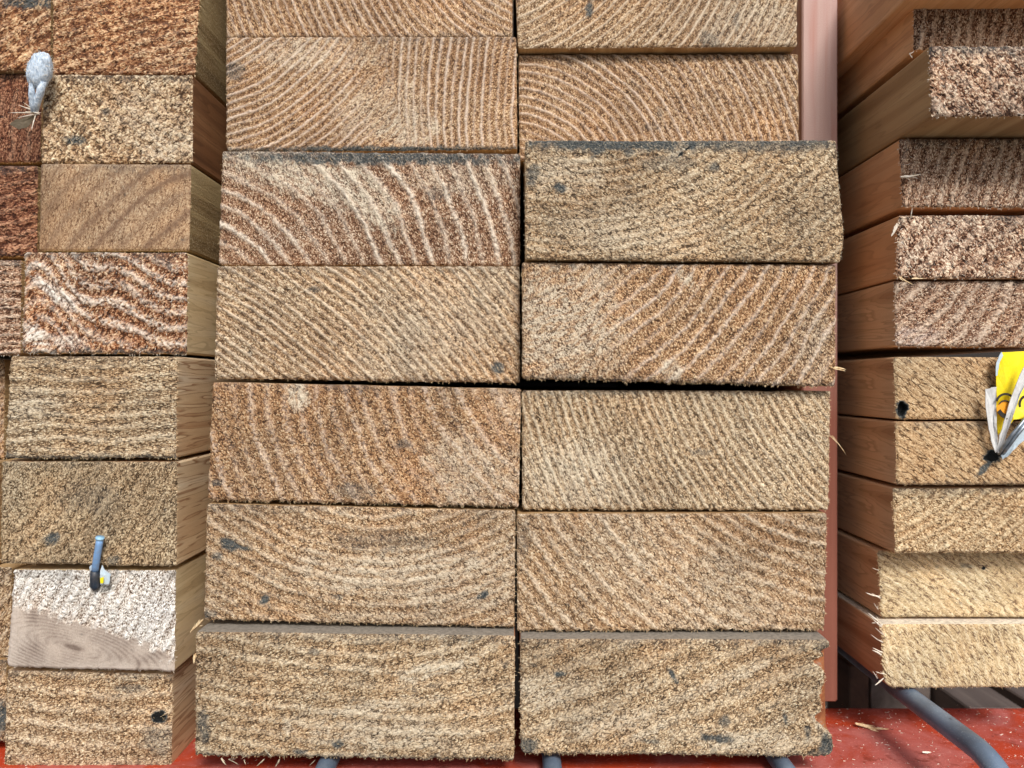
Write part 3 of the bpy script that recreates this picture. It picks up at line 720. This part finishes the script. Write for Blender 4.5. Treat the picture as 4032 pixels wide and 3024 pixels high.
# ================================================================== far left edge
def M(key, label, x1, y0, y1, depth, **kw):
    return plank(key, label, [(-330, y0), (x1, y0), (x1 - 4, y1), (-330, y1)], depth, group=GM, **kw)
M('m1', 'coarse timber end at the top left corner of the photo behind the cocoon', 200, -100, 278, 24, rings=lambda x, y: (y + 0.6 * x) / 60, tone='fox', fine=1.6, amp=0.5, ang=35, crack=1.0, chips=0.6,
  ridge=0.3, ridge_s=0.4, early=0.9, fibres=400, fmat='pale', dirt=[(120, 10, 120, 26, 0.8)])
M('m2', 'dark orange fibrous timber end at the left edge below the cocoon', 160, 286, 640, 28, rings=lambda x, y: (x + 0.1 * y) / 60, tone='deep', amp=0.4, ang=75, aniso=3.0, crack=0.8,
  ridge=0.3, ridge_s=0.3, early=0.6, fibres=300, fmat='brown')
M('m3', 'dark red crumbly timber end at the left edge beside the smooth banded timber', 146, 650, 1012, 26, rings=lambda x, y: (y + 0.2 * x) / 50, tone='deep', fine=1.5, amp=0.5, ang=10, crack=1.0, chips=0.4,
  ridge=0.3, ridge_s=0.3, early=0.9, fibres=300, fmat='brown', bot_dirt=0.3)
M('m4', 'pinkish timber end with level fibres at the left edge beside the ragged white ridged timber', 82, 1022, 1400, 12, rings=lambda x, y: (y + 0.05 * x) / 34, tone='mauve', amp=0.35, ang=0, aniso=3.0, crack=0.9,
  ridge=0.4, ridge_s=0.8, early=0.5, fibres=300, fmat='white')
M('m5', 'amber timber end in the recess at the left edge beside the straw coloured timber', 16, 1412, 1806, 24, rings=lambda x, y: (x + y) / 60, tone='orange', amp=0.25, ang=60, crack=0.5, fibres=60)
M('m6', 'fuzzy timber sliver at the left edge beside the greyish fuzzy timber', -8, 1815, 2225, 18, rings=lambda x, y: (x + y) / 60, tone='grey', amp=0.3, ang=60, crack=0.5, fibres=60)
M('m7', 'brown timber end at the left edge beside the knotty whitish timber', 44, 2233, 2590, 16, rings=lambda x, y: (x + 0.8 * y) / 60, tone='tan', amp=0.3, ang=60, crack=0.9, fibres=200)
M('m8', 'dirty brown timber end at the left edge, lowest of the far left pieces', 22, 2598, 2925, 14, rings=lambda x, y: (x + 0.6 * y) / 60, tone='tan', amp=0.3, ang=45, crack=0.9, fibres=200,
  dirt=[(0, 2820, 40, 80, 0.9)], bot_dirt=0.8)

# ================================================================== pink upright board between the columns
def box_geo(x0, x1, y0, y1, z0, z1, bev=0.6, n=0):
    """chamfered box in mm -> verts m"""
    V = []; F = []
    pts = [(x0 + bev, z0), (x1 - bev, z0), (x1, z0 + bev), (x1, z1 - bev), (x1 - bev, z1), (x0 + bev, z1), (x0, z1 - bev), (x0, z0 + bev)]
    cx, cz = (x0 + x1) / 2, (z0 + z1) / 2
    def ins(p, b):
        return (p[0] + (b if p[0] < cx else -b) * 0.7, p[1] + (b if p[1] < cz else -b) * 0.7)
    rows = [([ins(p, bev) for p in pts], y0), (pts, y0 + bev), (pts, y1 - bev), ([ins(p, bev) for p in pts], y1)]
    for pp, y in rows:
        for p in pp: V.append((p[0] * .001, y * .001, p[1] * .001))
    for a in range(3):
        for j in range(8):
            k = (j + 1) % 8
            F.append((a * 8 + j, a * 8 + k, (a + 1) * 8 + k, (a + 1) * 8 + j))
    F.append(tuple(range(7, -1, -1))); F.append(tuple(range(24, 32)))
    return V, F

def mat_pink():
    t = NT('pale_pink_planed')
    co = t.coord(scale=(1, 1, 0.05))
    n1 = t.noise(co, 260, 3, 0.5, 0.5)
    n2 = t.noise(t.coord(), 2200, 2)
    n3 = t.noise(t.coord(), 18, 2)
    col = t.ramp(n1, [(0.3, hexlin(190, 148, 138)), (0.45, hexlin(196, 166, 158)), (0.7, hexlin(202, 178, 170))])
    # redder and darker towards the lower end of the board
    sep = t.n("ShaderNodeSeparateXYZ"); t.l(t.coord(), sep.inputs[0])
    low = t.ramp(t.math('MULTIPLY_ADD', sep.outputs[2], 4.0, t.math('MULTIPLY', n3, 0.2)), [(0.62, 1.0), (0.92, 0.0)])
    col = t.mix(low, col, t.mix(n1, hexlin(112, 66, 52), hexlin(146, 96, 80)))
    col = t.mix(t.math('MULTIPLY', n2, 0.3), col, hexlin(150, 100, 90))
    t.l(col, t.b.inputs['Base Color'])
    t.b.inputs['Roughness'].default_value = 0.95
    t.b.inputs['Specular IOR Level'].default_value = 0.1
    t.bump(n2, 0.0002, 0.6)
    return t.m
pk = empty('divider_board', 'smooth pale pink upright board standing between the middle columns and the right hand stack', 'board', loc=(0.137, 0.040, -0.142))
V_, F_ = box_geo(129.6, 145.5, 40, 640, -142, 186, 0.8)
meshobj('board', V_, F_, mat_pink(), pk)

# ================================================================== red beam, rods, things behind
def mat_red():
    t = NT('chipped_red_paint')
    n1 = t.noise(t.coord(), 30, 4, 0.6, 0.8)
    n2 = t.noise(t.coord(), 900, 3, 0.7)
    n3 = t.noise(t.coord(scale=(1, 1, 1), loc=(3, 1, 2)), 420, 2, 0.5)
    col = t.ramp(n1, [(0.36, hexlin(182, 62, 28)), (0.46, hexlin(168, 68, 48)), (0.56, hexlin(178, 92, 82)), (0.75, hexlin(188, 114, 106))])
    col = t.mix(t.ramp(n2, [(0.60, 0.0), (0.72, 0.75)]), col, hexlin(226, 150, 140))
    col = t.mix(t.ramp(n3, [(0.70, 0.0), (0.76, 0.9)]), col, hexlin(70, 40, 44))
    scr = t.noise(t.coord(scale=(1, 6, 1), rot=(0, 0, 0.5)), 160, 4, 0.7)
    col = t.mix(t.ramp(scr, [(0.60, 0.0), (0.70, 0.55)]), col, hexlin(214, 150, 140))
    rust = t.noise(t.coord(loc=(5, 5, 5)), 75, 5, 0.7)
    col = t.mix(t.ramp(rust, [(0.60, 0.0), (0.66, 0.6)]), col, hexlin(120, 44, 26))
    t.l(col, t.b.inputs['Base Color'])
    t.b.inputs['Roughness'].default_value = 0.62
    t.b.inputs['Specular IOR Level'].default_value = 0.4
    t.bump(n2, 0.0002, 0.5)
    return t.m
RED = mat_red()
beam = empty('rack_beam', 'red painted steel beam dusted with sawdust under all the timber', 'beam', loc=(0, 0.0, -0.20))
def sweep_profile(prof, x0, x1, n=24):
    V = []; F = []; m = len(prof)
    for i in range(n + 1):
        x = x0 + (x1 - x0) * i / n
        for (y, z) in prof: V.append((x * .001, y * .001, z * .001))
    for i in range(n):
        for j in range(m):
            k = (j + 1) % m
            F.append((i * m + j, i * m + k, (i + 1) * m + k, (i + 1) * m + j))
    F.append(tuple(range(m - 1, -1, -1))); F.append(tuple(range(n * m, n * m + m)))
    return V, F
prof = [(-3, -200), (-3, -158.5)] + [(3 - 6 * math.cos(a), -158.5 + 6 * math.sin(a)) for a in (0.4, 0.8, 1.2, 1.57)] + \
       [(57 + 6 * math.sin(a), -158.5 + 6 * math.cos(a)) for a in (0, 0.4, 0.8, 1.2, 1.57)] + [(63, -200)]
V_, F_ = sweep_profile(prof, -420, 420)
meshobj('beam_box', V_, F_, RED, beam)
rnd = random.Random(4)
items = []
for _ in range(520):
    x = rnd.uniform(118, 235) if rnd.random() < 0.8 else rnd.uniform(-220, 235)
    y = rnd.uniform(-25, 62)
    a = rnd.uniform(0, 6.28)
    items.append(((x, y, -152.4), (math.cos(a), math.sin(a), 0.03), rnd.uniform(0.3, 1.2) * (2.2 if rnd.random() < 0.05 else 1), rnd.uniform(0.15, 0.4), (rnd.uniform(-.3, .3), rnd.uniform(0, .2))))
V_, F_ = sliver_geo(items)
tag(meshobj('sawdust', V_, F_, fibre_mat('white')), 'sawdust flecks scattered over the red beam', 'sawdust', kind='stuff')

def tube(path, r, n=20):
    V = []; F = []
    pts = [Vector(p) for p in path]
    for i, p in enumerate(pts):
        a = pts[max(i - 1, 0)]; b = pts[min(i + 1, len(pts) - 1)]
        d = (b - a).normalized()
        s = d.cross(Vector((1, 0, 0.01))).normalized(); u = s.cross(d)
        for j in range(n):
            an = 2 * math.pi * j / n
            q = p + (s * math.cos(an) + u * math.sin(an)) * r
            V.append((q.x * .001, q.y * .001, q.z * .001))
    for i in range(len(pts) - 1):
        for j in range(n):
            k = (j + 1) % n
            F.append((i * n + j, i * n + k, (i + 1) * n + k, (i + 1) * n + j))
    F.append(tuple(range(n - 1, -1, -1))); F.append(tuple(range((len(pts) - 1) * n, len(pts) * n)))
    return V, F
def mat_rod():
    t = NT('blue_grey_rod_paint')
    n1 = t.noise(t.coord(), 60, 3)
    n2 = t.noise(t.coord(), 1300, 2)
    n3 = t.noise(t.coord(loc=(1, 2, 3)), 260, 1)
    col = t.ramp(n1, [(0.35, hexlin(88, 100, 114)), (0.65, hexlin(118, 136, 156))])
    col = t.mix(t.ramp(n3, [(0.72, 0.0), (0.78, 0.8)]), col, hexlin(40, 50, 70))
    col = t.mix(t.ramp(n2, [(0.6, 0.0), (0.75, 0.35)]), col, hexlin(170, 180, 190))
    t.l(col, t.b.inputs['Base Color'])
    t.b.inputs['Metallic'].default_value = 0.25
    t.b.inputs['Roughness'].default_value = 0.38
    t.bump(n2, 0.00008, 0.5)
    return t.m
ROD = mat_rod()
GR = 'blue grey rods of the rack'
# the long right hand rod bends down in front
path = [(165.5, 560, -131.4), (166, 200, -131.4), (166.3, 60, -131.4), (167, 10, -131.4), (168, -22, -131.6)]
for i in range(1, 9):
    a = i / 8 * math.radians(62)
    path.append((168 + i * 0.25, -22 - 26 * math.sin(a), -131.6 - 26 * (1 - math.cos(a))))
last = path[-1]; path.append((last[0] + 1, last[1] - 10, last[2] - 19))
V_, F_ = tube(path, 4.1)
tag(meshobj('rack_rod', V_, F_, ROD, smooth=True), 'thick blue grey rod slanting from under the right hand stack over the beam', 'rod', GR)
for (px, lab) in ((1295, 'blue grey rod end peeping out below the bottom timber of the middle left column'),
                  (2172, 'blue grey rod end peeping out below the left part of the notched bottom timber'),
                  (3068, 'blue grey rod end peeping out below the right part of the notched bottom timber')):
    x = (px - 2016) * 0.1
    z = -148.55
    V_, F_ = tube([(x, 500, z), (x, 60, z), (x, 0, z), (x, -13, z), (x, -18, z - 0.8), (x, -21, z - 3), (x, -22.5, z - 6), (x, -23, z - 14)], 3.7)
    o = tag(meshobj('rack_rod', V_, F_, ROD, smooth=True), lab, 'rod', GR)

# timber lying deeper in the rack, behind the beam
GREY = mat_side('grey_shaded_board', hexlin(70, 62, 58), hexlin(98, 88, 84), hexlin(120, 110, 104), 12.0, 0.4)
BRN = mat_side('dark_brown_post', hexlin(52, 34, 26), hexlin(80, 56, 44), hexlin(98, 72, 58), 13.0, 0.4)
def simple(name, label, cat, b, mat, group=None):
    V_, F_ = box_geo(*b, bev=0.8)
    return tag(meshobj(name, V_, F_, mat), label, cat, group)
simple('back_post', 'dark brown post seen through the gap beside the pink board', 'post', (186, 197, 120, 150, -199, -155), BRN)
simple('back_block', 'pale grey block seen behind the thick rod below the right hand stack', 'block', (198.5, 232, 122, 200, -199, -150), GREY)
for i, (x0, x1) in enumerate(((234, 262), (270, 300), (312, 345))):
    simple('back_board', ['grey board lying behind the red beam, next to the pale grey block', 'grey board lying behind the red beam, second from the pale grey block',
                          'grey board lying behind the red beam, at the right edge of the photo'][i], 'board', (x0, x1, 90, 640, -178, -166), GREY, 'grey boards lying behind the red beam')

t = NT('near_black_backdrop')  # added near-black backdrop that keeps the sky out of the gaps
n = t.noise(t.coord(), 12, 4)
t.l(t.mix(n, (0.015, 0.012, 0.010), (0.04, 0.032, 0.028)), t.b.inputs['Base Color']); t.b.inputs['Roughness'].default_value = 0.9
V_, F_ = box_geo(-1200, 1200, 720, 760, -600, 700, 1)
tag(meshobj('dark_backdrop', V_, F_, t.m), kind='structure')
t = NT('concrete_floor')
n = t.noise(t.coord(), 30, 5)
t.l(t.mix(n, (0.16, 0.15, 0.14), (0.26, 0.25, 0.23)), t.b.inputs['Base Color']); t.b.inputs['Roughness'].default_value = 0.9
V_, F_ = box_geo(-3000, 3000, -3000, 1200, -640, -600, 1)
tag(meshobj('floor', V_, F_, t.m), kind='structure')

# ================================================================== small things
def Wm(px, py, y):
    x, z = W(px, py, y)
    return Vector((x, y, z))

# pale woolly cocoon
co_e = empty('cocoon', 'pale blue woolly cocoon clinging to the timber ends at the upper left', 'cocoon', loc=tuple(Wm(157, 280, 8) * .001))
def mat_wool():
    t = NT('pale_blue_wool')
    n = t.noise(t.coord(scale=(1, 1, 0.4)), 1500, 4, 0.7)
    n2 = t.noise(t.coord(), 260, 2)
    col = t.ramp(n, [(0.35, hexlin(150, 168, 188)), (0.52, hexlin(204, 220, 236)), (0.68, hexlin(236, 243, 250))])
    col = t.mix(t.ramp(n2, [(0.6, 0.0), (0.72, 0.5)]), col, hexlin(100, 110, 120))
    t.l(col, t.b.inputs['Base Color']); t.b.inputs['Roughness'].default_value = 0.8
    t.bump(n, 0.0006, 1.0)
    return t.m
WOOL = mat_wool()
V_ = []; F_ = []; nu_, nv_ = 40, 28
c0 = Wm(157, 278, 6)
for j in range(nv_ + 1):
    th = math.pi * j / nv_
    for i in range(nu_):
        phi = 2 * math.pi * i / nu_
        dx, dy, dz = math.sin(th) * math.cos(phi), math.sin(th) * math.sin(phi), math.cos(th)
        r = 1 + 0.07 * float(vn(np.array(dx * 4 + 3), np.array(dz * 4 + dy * 3), 5)) + 0.05 * float(vn(np.array(dx * 14), np.array(dz * 9 + dy * 14), 6))
        X_, Z_ = dx * 4.6 * r, dz * 7.2 * r
        # leans to the right at the top
        V_.append(((c0.x + X_ + 0.18 * Z_) * .001, (c0.y + dy * 4.3 * r) * .001, (c0.z + Z_) * .001))
for j in range(nv_):
    for i in range(nu_):
        k = (i + 1) % nu_
        F_.append((j * nu_ + i, (j + 1) * nu_ + i, (j + 1) * nu_ + k, j * nu_ + k))
meshobj('wool_body', V_, F_, WOOL, co_e, smooth=True)
pth = [Wm(168, 320, 5), Wm(158, 365, 6), Wm(146, 400, 8), Wm(135, 440, 9)]
V_, F_ = tube(pth, 1.5, 8)
meshobj('tail', V_, F_, WOOL, co_e, smooth=True)
pth = [Wm(128, 330, 5), Wm(124, 370, 6), Wm(128, 410, 8), Wm(135, 440, 9)]
V_, F_ = tube(pth, 1.2, 8)
meshobj('tail', V_, F_, WOOL, co_e, smooth=True)
items = []
rnd = random.Random(11)
for _ in range(260):
    th = math.acos(rnd.uniform(-1, 1)); phi = rnd.uniform(0, 6.28)
    d = Vector((math.sin(th) * math.cos(phi), math.sin(th) * math.sin(phi), math.cos(th)))
    p = Vector((c0.x + d.x * 4.3 + 0.18 * d.z * 7, c0.y + d.y * 4, c0.z + d.z * 6.9))
    tdir = Vector((rnd.uniform(-1, 1), rnd.uniform(-1, 1), rnd.uniform(-1, 1))) * 0.6 + d * 0.45
    items.append((tuple(p), tuple(tdir), rnd.uniform(0.8, 2.0), rnd.uniform(0.08, 0.16), (rnd.uniform(-.6, .6), rnd.uniform(-.6, .6))))
for (a, b) in (((150, 445), (28, 440)), ((150, 445), (70, 410)), ((155, 447), (60, 462)), ((152, 440), (100, 420)), ((155, 450), (90, 400)), ((140, 450), (120, 510)), ((100, 440), (160, 446))):
    p = Wm(*a, 9); q = Wm(*b, 7)
    items.append((tuple(p), tuple(q - p), (q - p).length, 0.5, (0.03, 0.04)))
V_, F_ = sliver_geo(items)
tag(meshobj('wool_fibres', V_, F_, fibre_mat('white'), co_e), kind='stuff')
# grey-brown leaf scrap below the cocoon
def sheet(name, pts, ys, mat, parent, th=0.25, sub=3, wav=0.3, sd=1):
    """solid curled scrap: polygon of (px,py) with a depth per point, given thickness"""
    cx = sum(p[0] for p in pts) / len(pts); cy = sum(p[1] for p in pts) / len(pts); cyy = sum(ys) / len(ys)
    rings_ = []
    n = len(pts)
    dense = []
    for i in range(n):
        for s in range(sub):
            f = s / sub
            a, b = pts[i], pts[(i + 1) % n]
            jx = (random.Random(sd * 77 + i * 13 + s).uniform(-2, 2)) if s else 0
            dense.append((a[0] + (b[0] - a[0]) * f + jx, a[1] + (b[1] - a[1]) * f + jx * 0.6, ys[i] + (ys[(i + 1) % n] - ys[i]) * f))
    V = []; F = []
    m = len(dense)
    levels = (1.0, 0.66, 0.33)
    for off in (0, th):
        for l in levels:
            for (x, y, d) in dense:
                px = cx + (x - cx) * l; py = cy + (y - cy) * l; dd = cyy + (d - cyy) * l
                dd += wav * math.sin(px / 17.0 + sd) * math.cos(py / 23.0)
                w_ = Wm(px, py, dd); V.append((w_.x * .001, (w_.y + off) * .001, w_.z * .001))
        w_ = Wm(cx, cy, cyy); V.append((w_.x * .001, (w_.y + off) * .001, w_.z * .001))
    half = m * 3 + 1
    for o_ in (0, half):
        for l in range(2):
            for i in range(m):
                k = (i + 1) % m
                f = (o_ + l * m + i, o_ + l * m + k, o_ + (l + 1) * m + k, o_ + (l + 1) * m + i)
                F.append(f if o_ == 0 else f[::-1])
        for i in range(m):
            k = (i + 1) % m
            f = (o_ + 2 * m + i, o_ + 2 * m + k, o_ + 3 * m)
            F.append(f if o_ == 0 else f[::-1])
    for i in range(m):
        k = (i + 1) % m
        F.append((i, i + half, k + half, k))
    return meshobj(name, V, F, mat, parent)
def flat(name, col, rough=0.6, var=0.15, sc=400):
    t = NT(name)
    n = t.noise(t.coord(), sc, 3, 0.6)
    t.l(t.mix(t.ramp(n, [(0.4, 0.0), (0.7, 1.0)]), col, lerp3(col, (0.25, 0.2, 0.15), var)), t.b.inputs['Base Color'])
    t.b.inputs['Roughness'].default_value = rough
    t.bump(n, 0.0002, 0.5)
    return t.m
SCRAP = flat('grey_brown_scrap', hexlin(120, 108, 88), 0.8, 0.4)
sheet('leaf_scrap', [(150, 448), (130, 455), (60, 470), (38, 490), (75, 510), (110, 500)], [9, 9, 10, 11, 12, 11], SCRAP, co_e, sd=3)

# blue nail with a torn scrap of label
ne = empty('blue_nail', 'bent blue nail with a torn scrap of label at its foot', 'nail', loc=tuple(Wm(375, 2285, 1) * .001))
BLUE = flat('blue_plastic', hexlin(120, 160, 206), 0.4, 0.3, 700)
DKB = flat('dark_blue_metal', hexlin(30, 42, 56), 0.5, 0.2)
pth = [Wm(374, 2262, 1.5), Wm(376, 2230, -1.6), Wm(384, 2180, -3.0), Wm(390, 2145, -3.6), Wm(393, 2122, -3.9)]
V_, F_ = tube(pth, 1.35, 12)
meshobj('shank', V_, F_, BLUE, ne, smooth=True)
V_, F_ = tube([Wm(393, 2123, -3.8), Wm(394, 2115, -4.0)], 1.6, 12)
meshobj('tip', V_, F_, flat('pale_blue_tip', hexlin(150, 196, 226), 0.4), ne, smooth=True)
V_, F_ = tube([Wm(375, 2248, -0.5), Wm(373, 2275, 0.2), Wm(372, 2305, 0.8), Wm(382, 2315, 1.2)], 1.7, 12)
meshobj('foot', V_, F_, DKB, ne, smooth=True)
PAPER = flat('torn_pale_paper', hexlin(196, 214, 226), 0.7, 0.25, 900)
WPAPER = flat('torn_white_paper', hexlin(222, 222, 220), 0.7, 0.2, 700)
YEL = flat('yellow_label_print', hexlin(250, 226, 20), 0.45, 0.06, 500)
sheet('paper_scrap', [(402, 2225), (412, 2245), (436, 2262), (428, 2300), (396, 2302), (394, 2260)], [-1, -1, -1.5, -0.5, 0, -1], PAPER, ne, sd=5)
sheet('paper_scrap', [(352, 2232), (366, 2222), (368, 2255), (356, 2252)], [-0.5, -1, -1, 0], PAPER, ne, sd=6)
sheet('yellow_corner', [(394, 2276), (408, 2272), (406, 2296), (396, 2298)], [-1.9, -1.9, -1.6, -1.6], YEL, ne, sd=7, wav=0.1)

# torn yellow label on the right hand stack
le = empty('torn_label', 'torn yellow label with black lines stapled to the honey coloured boards', 'label', loc=tuple(Wm(3960, 1600, 6) * .001))
BLK = flat('black_print', hexlin(28, 24, 16), 0.5, 0.1)
ORG = flat('orange_print', hexlin(240, 160, 30), 0.45, 0.1)
sheet('yellow_paper', [(3944, 1387), (4090, 1380), (4090, 1640), (3992, 1652), (3962, 1690), (3930, 1712), (3921, 1650), (3925, 1560), (3922, 1467), (3930, 1425)],
      [5, 5, 2, 3, 5, 7, 7, 6, 6, 5.5], YEL, le, th=0.3, sub=5, wav=0.15, sd=8)
sheet('torn_edge', [(3944, 1385), (3950, 1400), (3934, 1436), (3928, 1478), (3921, 1480), (3922, 1440), (3930, 1415)], [4.6, 4.6, 4.8, 5, 5.2, 5, 4.8], PAPER, le, th=0.2, wav=0, sd=9)
sheet('torn_edge', [(3880, 1532), (3924, 1523), (3922, 1600), (3926, 1700), (3932, 1772), (3921, 1783), (3910, 1757), (3894, 1690), (3881, 1600)],
      [4, 3, 3.2, 3.8, 4.8, 5.5, 5.2, 4.6, 4.6], WPAPER, le, th=0.3, sd=10)
sheet('torn_edge', [(4060, 1400), (4060, 1470), (4020, 1545), (3992, 1630), (3955, 1740), (3933, 1785), (3926, 1778), (3936, 1715), (3962, 1635), (3990, 1545), (4032, 1445)],
      [-1.5, -1.5, -0.5, 0.5, 2.5, 4.5, 5, 4, 1.5, 0.5, -1], WPAPER, le, th=0.35, sd=11, wav=0.2)
sheet('torn_edge', [(4060, 1650), (4080, 1690), (4010, 1752), (3976, 1790), (3948, 1810), (3942, 1794), (3962, 1756), (4006, 1700)],
      [0.5, 0.5, 2.2, 3.2, 5, 5, 3.6, 1.8], PAPER, le, th=0.3, sd=12, wav=0.2)
def disc(name, cx, cy, r0, r1, d, mat, a0=0, a1=360, sx=1.0):
    V = []; F = []; n = 28
    for i in range(n + 1):
        a = math.radians(a0 + (a1 - a0) * i / n)
        for (rr, off) in ((r0, 0), (r1, 0), (r1, .12), (r0, .12)):
            w_ = Wm(cx + rr * math.cos(a) * sx, cy - rr * math.sin(a), d)
            V.append((w_.x * .001, (w_.y + off) * .001, w_.z * .001))
    for i in range(n):
        for j in range(4):
            k = (j + 1) % 4
            F.append((i * 4 + j, i * 4 + k, (i + 1) * 4 + k, (i + 1) * 4 + j))
    return meshobj(name, V, F, mat, le)
disc('printed_round', 3957, 1612, 1, 34, 2.75, ORG, sx=0.95)
disc('printed_line', 3960, 1590, 34, 43, 2.5, BLK, 20, 165, sx=0.95)
disc('printed_line', 3957, 1604, 24, 29, 2.3, BLK, -30, 150, sx=0.95)
disc('printed_line', 4045, 1592, 28, 38, 0.9, BLK, 90, 200, sx=0.9)
disc('printed_line', 3975, 1580, 54, 72, 2.2, BLK, 215, 262, sx=0.8)
STL = NT('staple_steel'); STL.b.inputs['Base Color'].default_value = (*hexlin(120, 130, 140), 1); STL.b.inputs['Metallic'].default_value = 0.8; STL.b.inputs['Roughness'].default_value = 0.4
nn = STL.noise(STL.coord(), 500, 3); STL.l(STL.mix(nn, hexlin(60, 68, 76), hexlin(190, 200, 210)), STL.b.inputs['Base Color'])
for k_ in (0, 1):
    o_ = 14 * k_
    V_, F_ = tube([Wm(3932 + o_, 1786 + o_ * 0.4, 6), Wm(3950 + o_, 1760 + o_ * 0.4, 2.5), Wm(3990 + o_, 1706 + o_ * 0.4, 0.2), Wm(4060 + o_, 1622 + o_ * 0.4, -0.5)], 0.75, 8)
    meshobj('staple_leg', V_, F_, STL.m, le, smooth=True)

# splinters and chips one can point to
def splinter(label, segs, mat='pale', group=None):
    items = []
    for (a, b, ya, yb, w) in segs:
        p = Wm(*a, ya); q = Wm(*b, yb)
        items.append((tuple(p), tuple(q - p), (q - p).length, w * 0.62, (random.uniform(-.18, .18), random.uniform(-.05, .15))))
        items.append((tuple(p + Vector((0.2, 0, 0.25))), tuple((q - p) + Vector((0, random.uniform(-.6, .6), random.uniform(-.9, .9)))), (q - p).length * 0.6, w * 0.25, (random.uniform(-.4, .4), 0.1)))
    V_, F_ = sliver_geo(items)
    return tag(meshobj('splinter', V_, F_, fibre_mat(mat)), label, 'splinter', group)
splinter('short pale splinter sticking out right of the timber above the black gap', [((3270, 1446), (3332, 1450), -3, 0, 1.6), ((3280, 1452), (3330, 1458), -3, 0.5, 1.0)])
splinter('long thin splinter crossing the pink board edge beside the fine ribbed timber', [((3270, 1718), (3342, 1774), -0.5, 6, 0.7), ((3275, 1716), (3310, 1745), -0.5, 4, 0.5)])
splinter('flat white splinter lying across the shadowed ribbed board of the right hand stack', [((3547, 697), (3624, 700), 3.5, 4.5, 1.6), ((3560, 692), (3618, 694), 3.5, 4.8, 1.0)], 'white')
splinter('tiny white splinter hanging at the lower left corner of the top right board', [((3596, 205), (3578, 214), -6, -6, 0.7), ((3592, 228), (3578, 208), -6, -6.5, 0.7)], 'white')
splinter('whitish torn flake at the upper left corner of the white flecked board', [((3536, 885), (3510, 932), 6, 5, 1.8), ((3532, 880), (3516, 915), 5.6, 4.5, 1.2)], 'white')
splinter('pale splinter curling over the seam above the fan rayed board', [((3545, 1092), (3588, 1128), 6.5, 6, 1.0), ((3590, 1098), (3640, 1096), 6.5, 7, 0.9), ((3538, 1090), (3556, 1110), 6, 6, 0.8)], 'pale')
splinter('splinter standing at the seam above the white flecked board', [((3586, 858), (3594, 820), 6.5, 5, 0.8)], 'white')
splinter('white curled splinters on the left edge of the cream board second from the bottom', [((3462, 2350), (3408, 2344), 21, 20, 1.3), ((3466, 2356), (3430, 2338), 21, 20.5, 0.8), ((3458, 2400), (3436, 2375), 21, 20, 0.7), ((3460, 2246), (3432, 2238), 22, 22, 0.6)], 'white')
splinter('white forked splinters at the seam between the two cream boards', [((3474, 2462), (3420, 2414), 15.5, 16, 1.2), ((3472, 2470), (3436, 2440), 15.5, 15, 1.1), ((3462, 2452), (3432, 2456), 16, 15.5, 0.9)], 'white')
splinter('pale curled splinter at the left edge of the lowest cream board', [((3474, 2570), (3432, 2552), 15.5, 15, 1.1), ((3470, 2580), (3440, 2556), 15.5, 14.5, 1.3), ((3476, 2530), (3426, 2508), 15.5, 15, 0.7), ((3478, 2500), (3444, 2472), 15.5, 15, 0.6)], 'white')
splinter('thin white splinter dangling at the lower left corner of the lowest cream board', [((3478, 2672), (3448, 2704), 15.5, 14.5, 1.2), ((3484, 2655), (3444, 2650), 15.5, 15, 0.7), ((3455, 2672), (3440, 2640), 15, 15, 0.5)], 'white')
splinter('larger pale wood chip lying on the red beam left of the thick rod', [((3370, 2850), (3500, 2885), 38, 35, 2.6), ((3410, 2862), (3480, 2894), 37, 33, 2.0), ((3440, 2868), (3502, 2876), 36, 34, 1.6), ((3366, 2848), (3420, 2866), 39, 37, 1.2)], 'pale')
splinter('white chip lying on the red beam near the lower right', [((3632, 2962), (3668, 2968), 14, 13.5, 1.8)], 'white')
splinter('grey wood flake wedged between the knotty timber and the lowest middle timber', [((758, 2480), (806, 2444), 6, 3, 2.6), ((750, 2490), (790, 2450), 7, 3, 1.6)], 'pale')
splinter('small cream chip caught left of the bottom middle left timber', [((764, 2578), (760, 2614), -6, -6, 1.6), ((768, 2574), (768, 2606), -6, -6, 1.2)], 'pale')
splinter('tuft of grey fibres hanging under the lowest middle left timber', [((1040, 2950), (1068, 2982), -9, -10, 0.9), ((1100, 2990), (1086, 3022), -8, -9, 0.8), ((870, 2986), (886, 3018), -8, -9, 1.0), ((900, 2990), (940, 3008), -8, -9, 0.7), ((1040, 2990), (1010, 3018), -8, -9, 0.8), ((960, 2992), (965, 3012), -8, -9, 0.5), ((1240, 2994), (1220, 3016), -8, -9, 0.5)], 'grey')
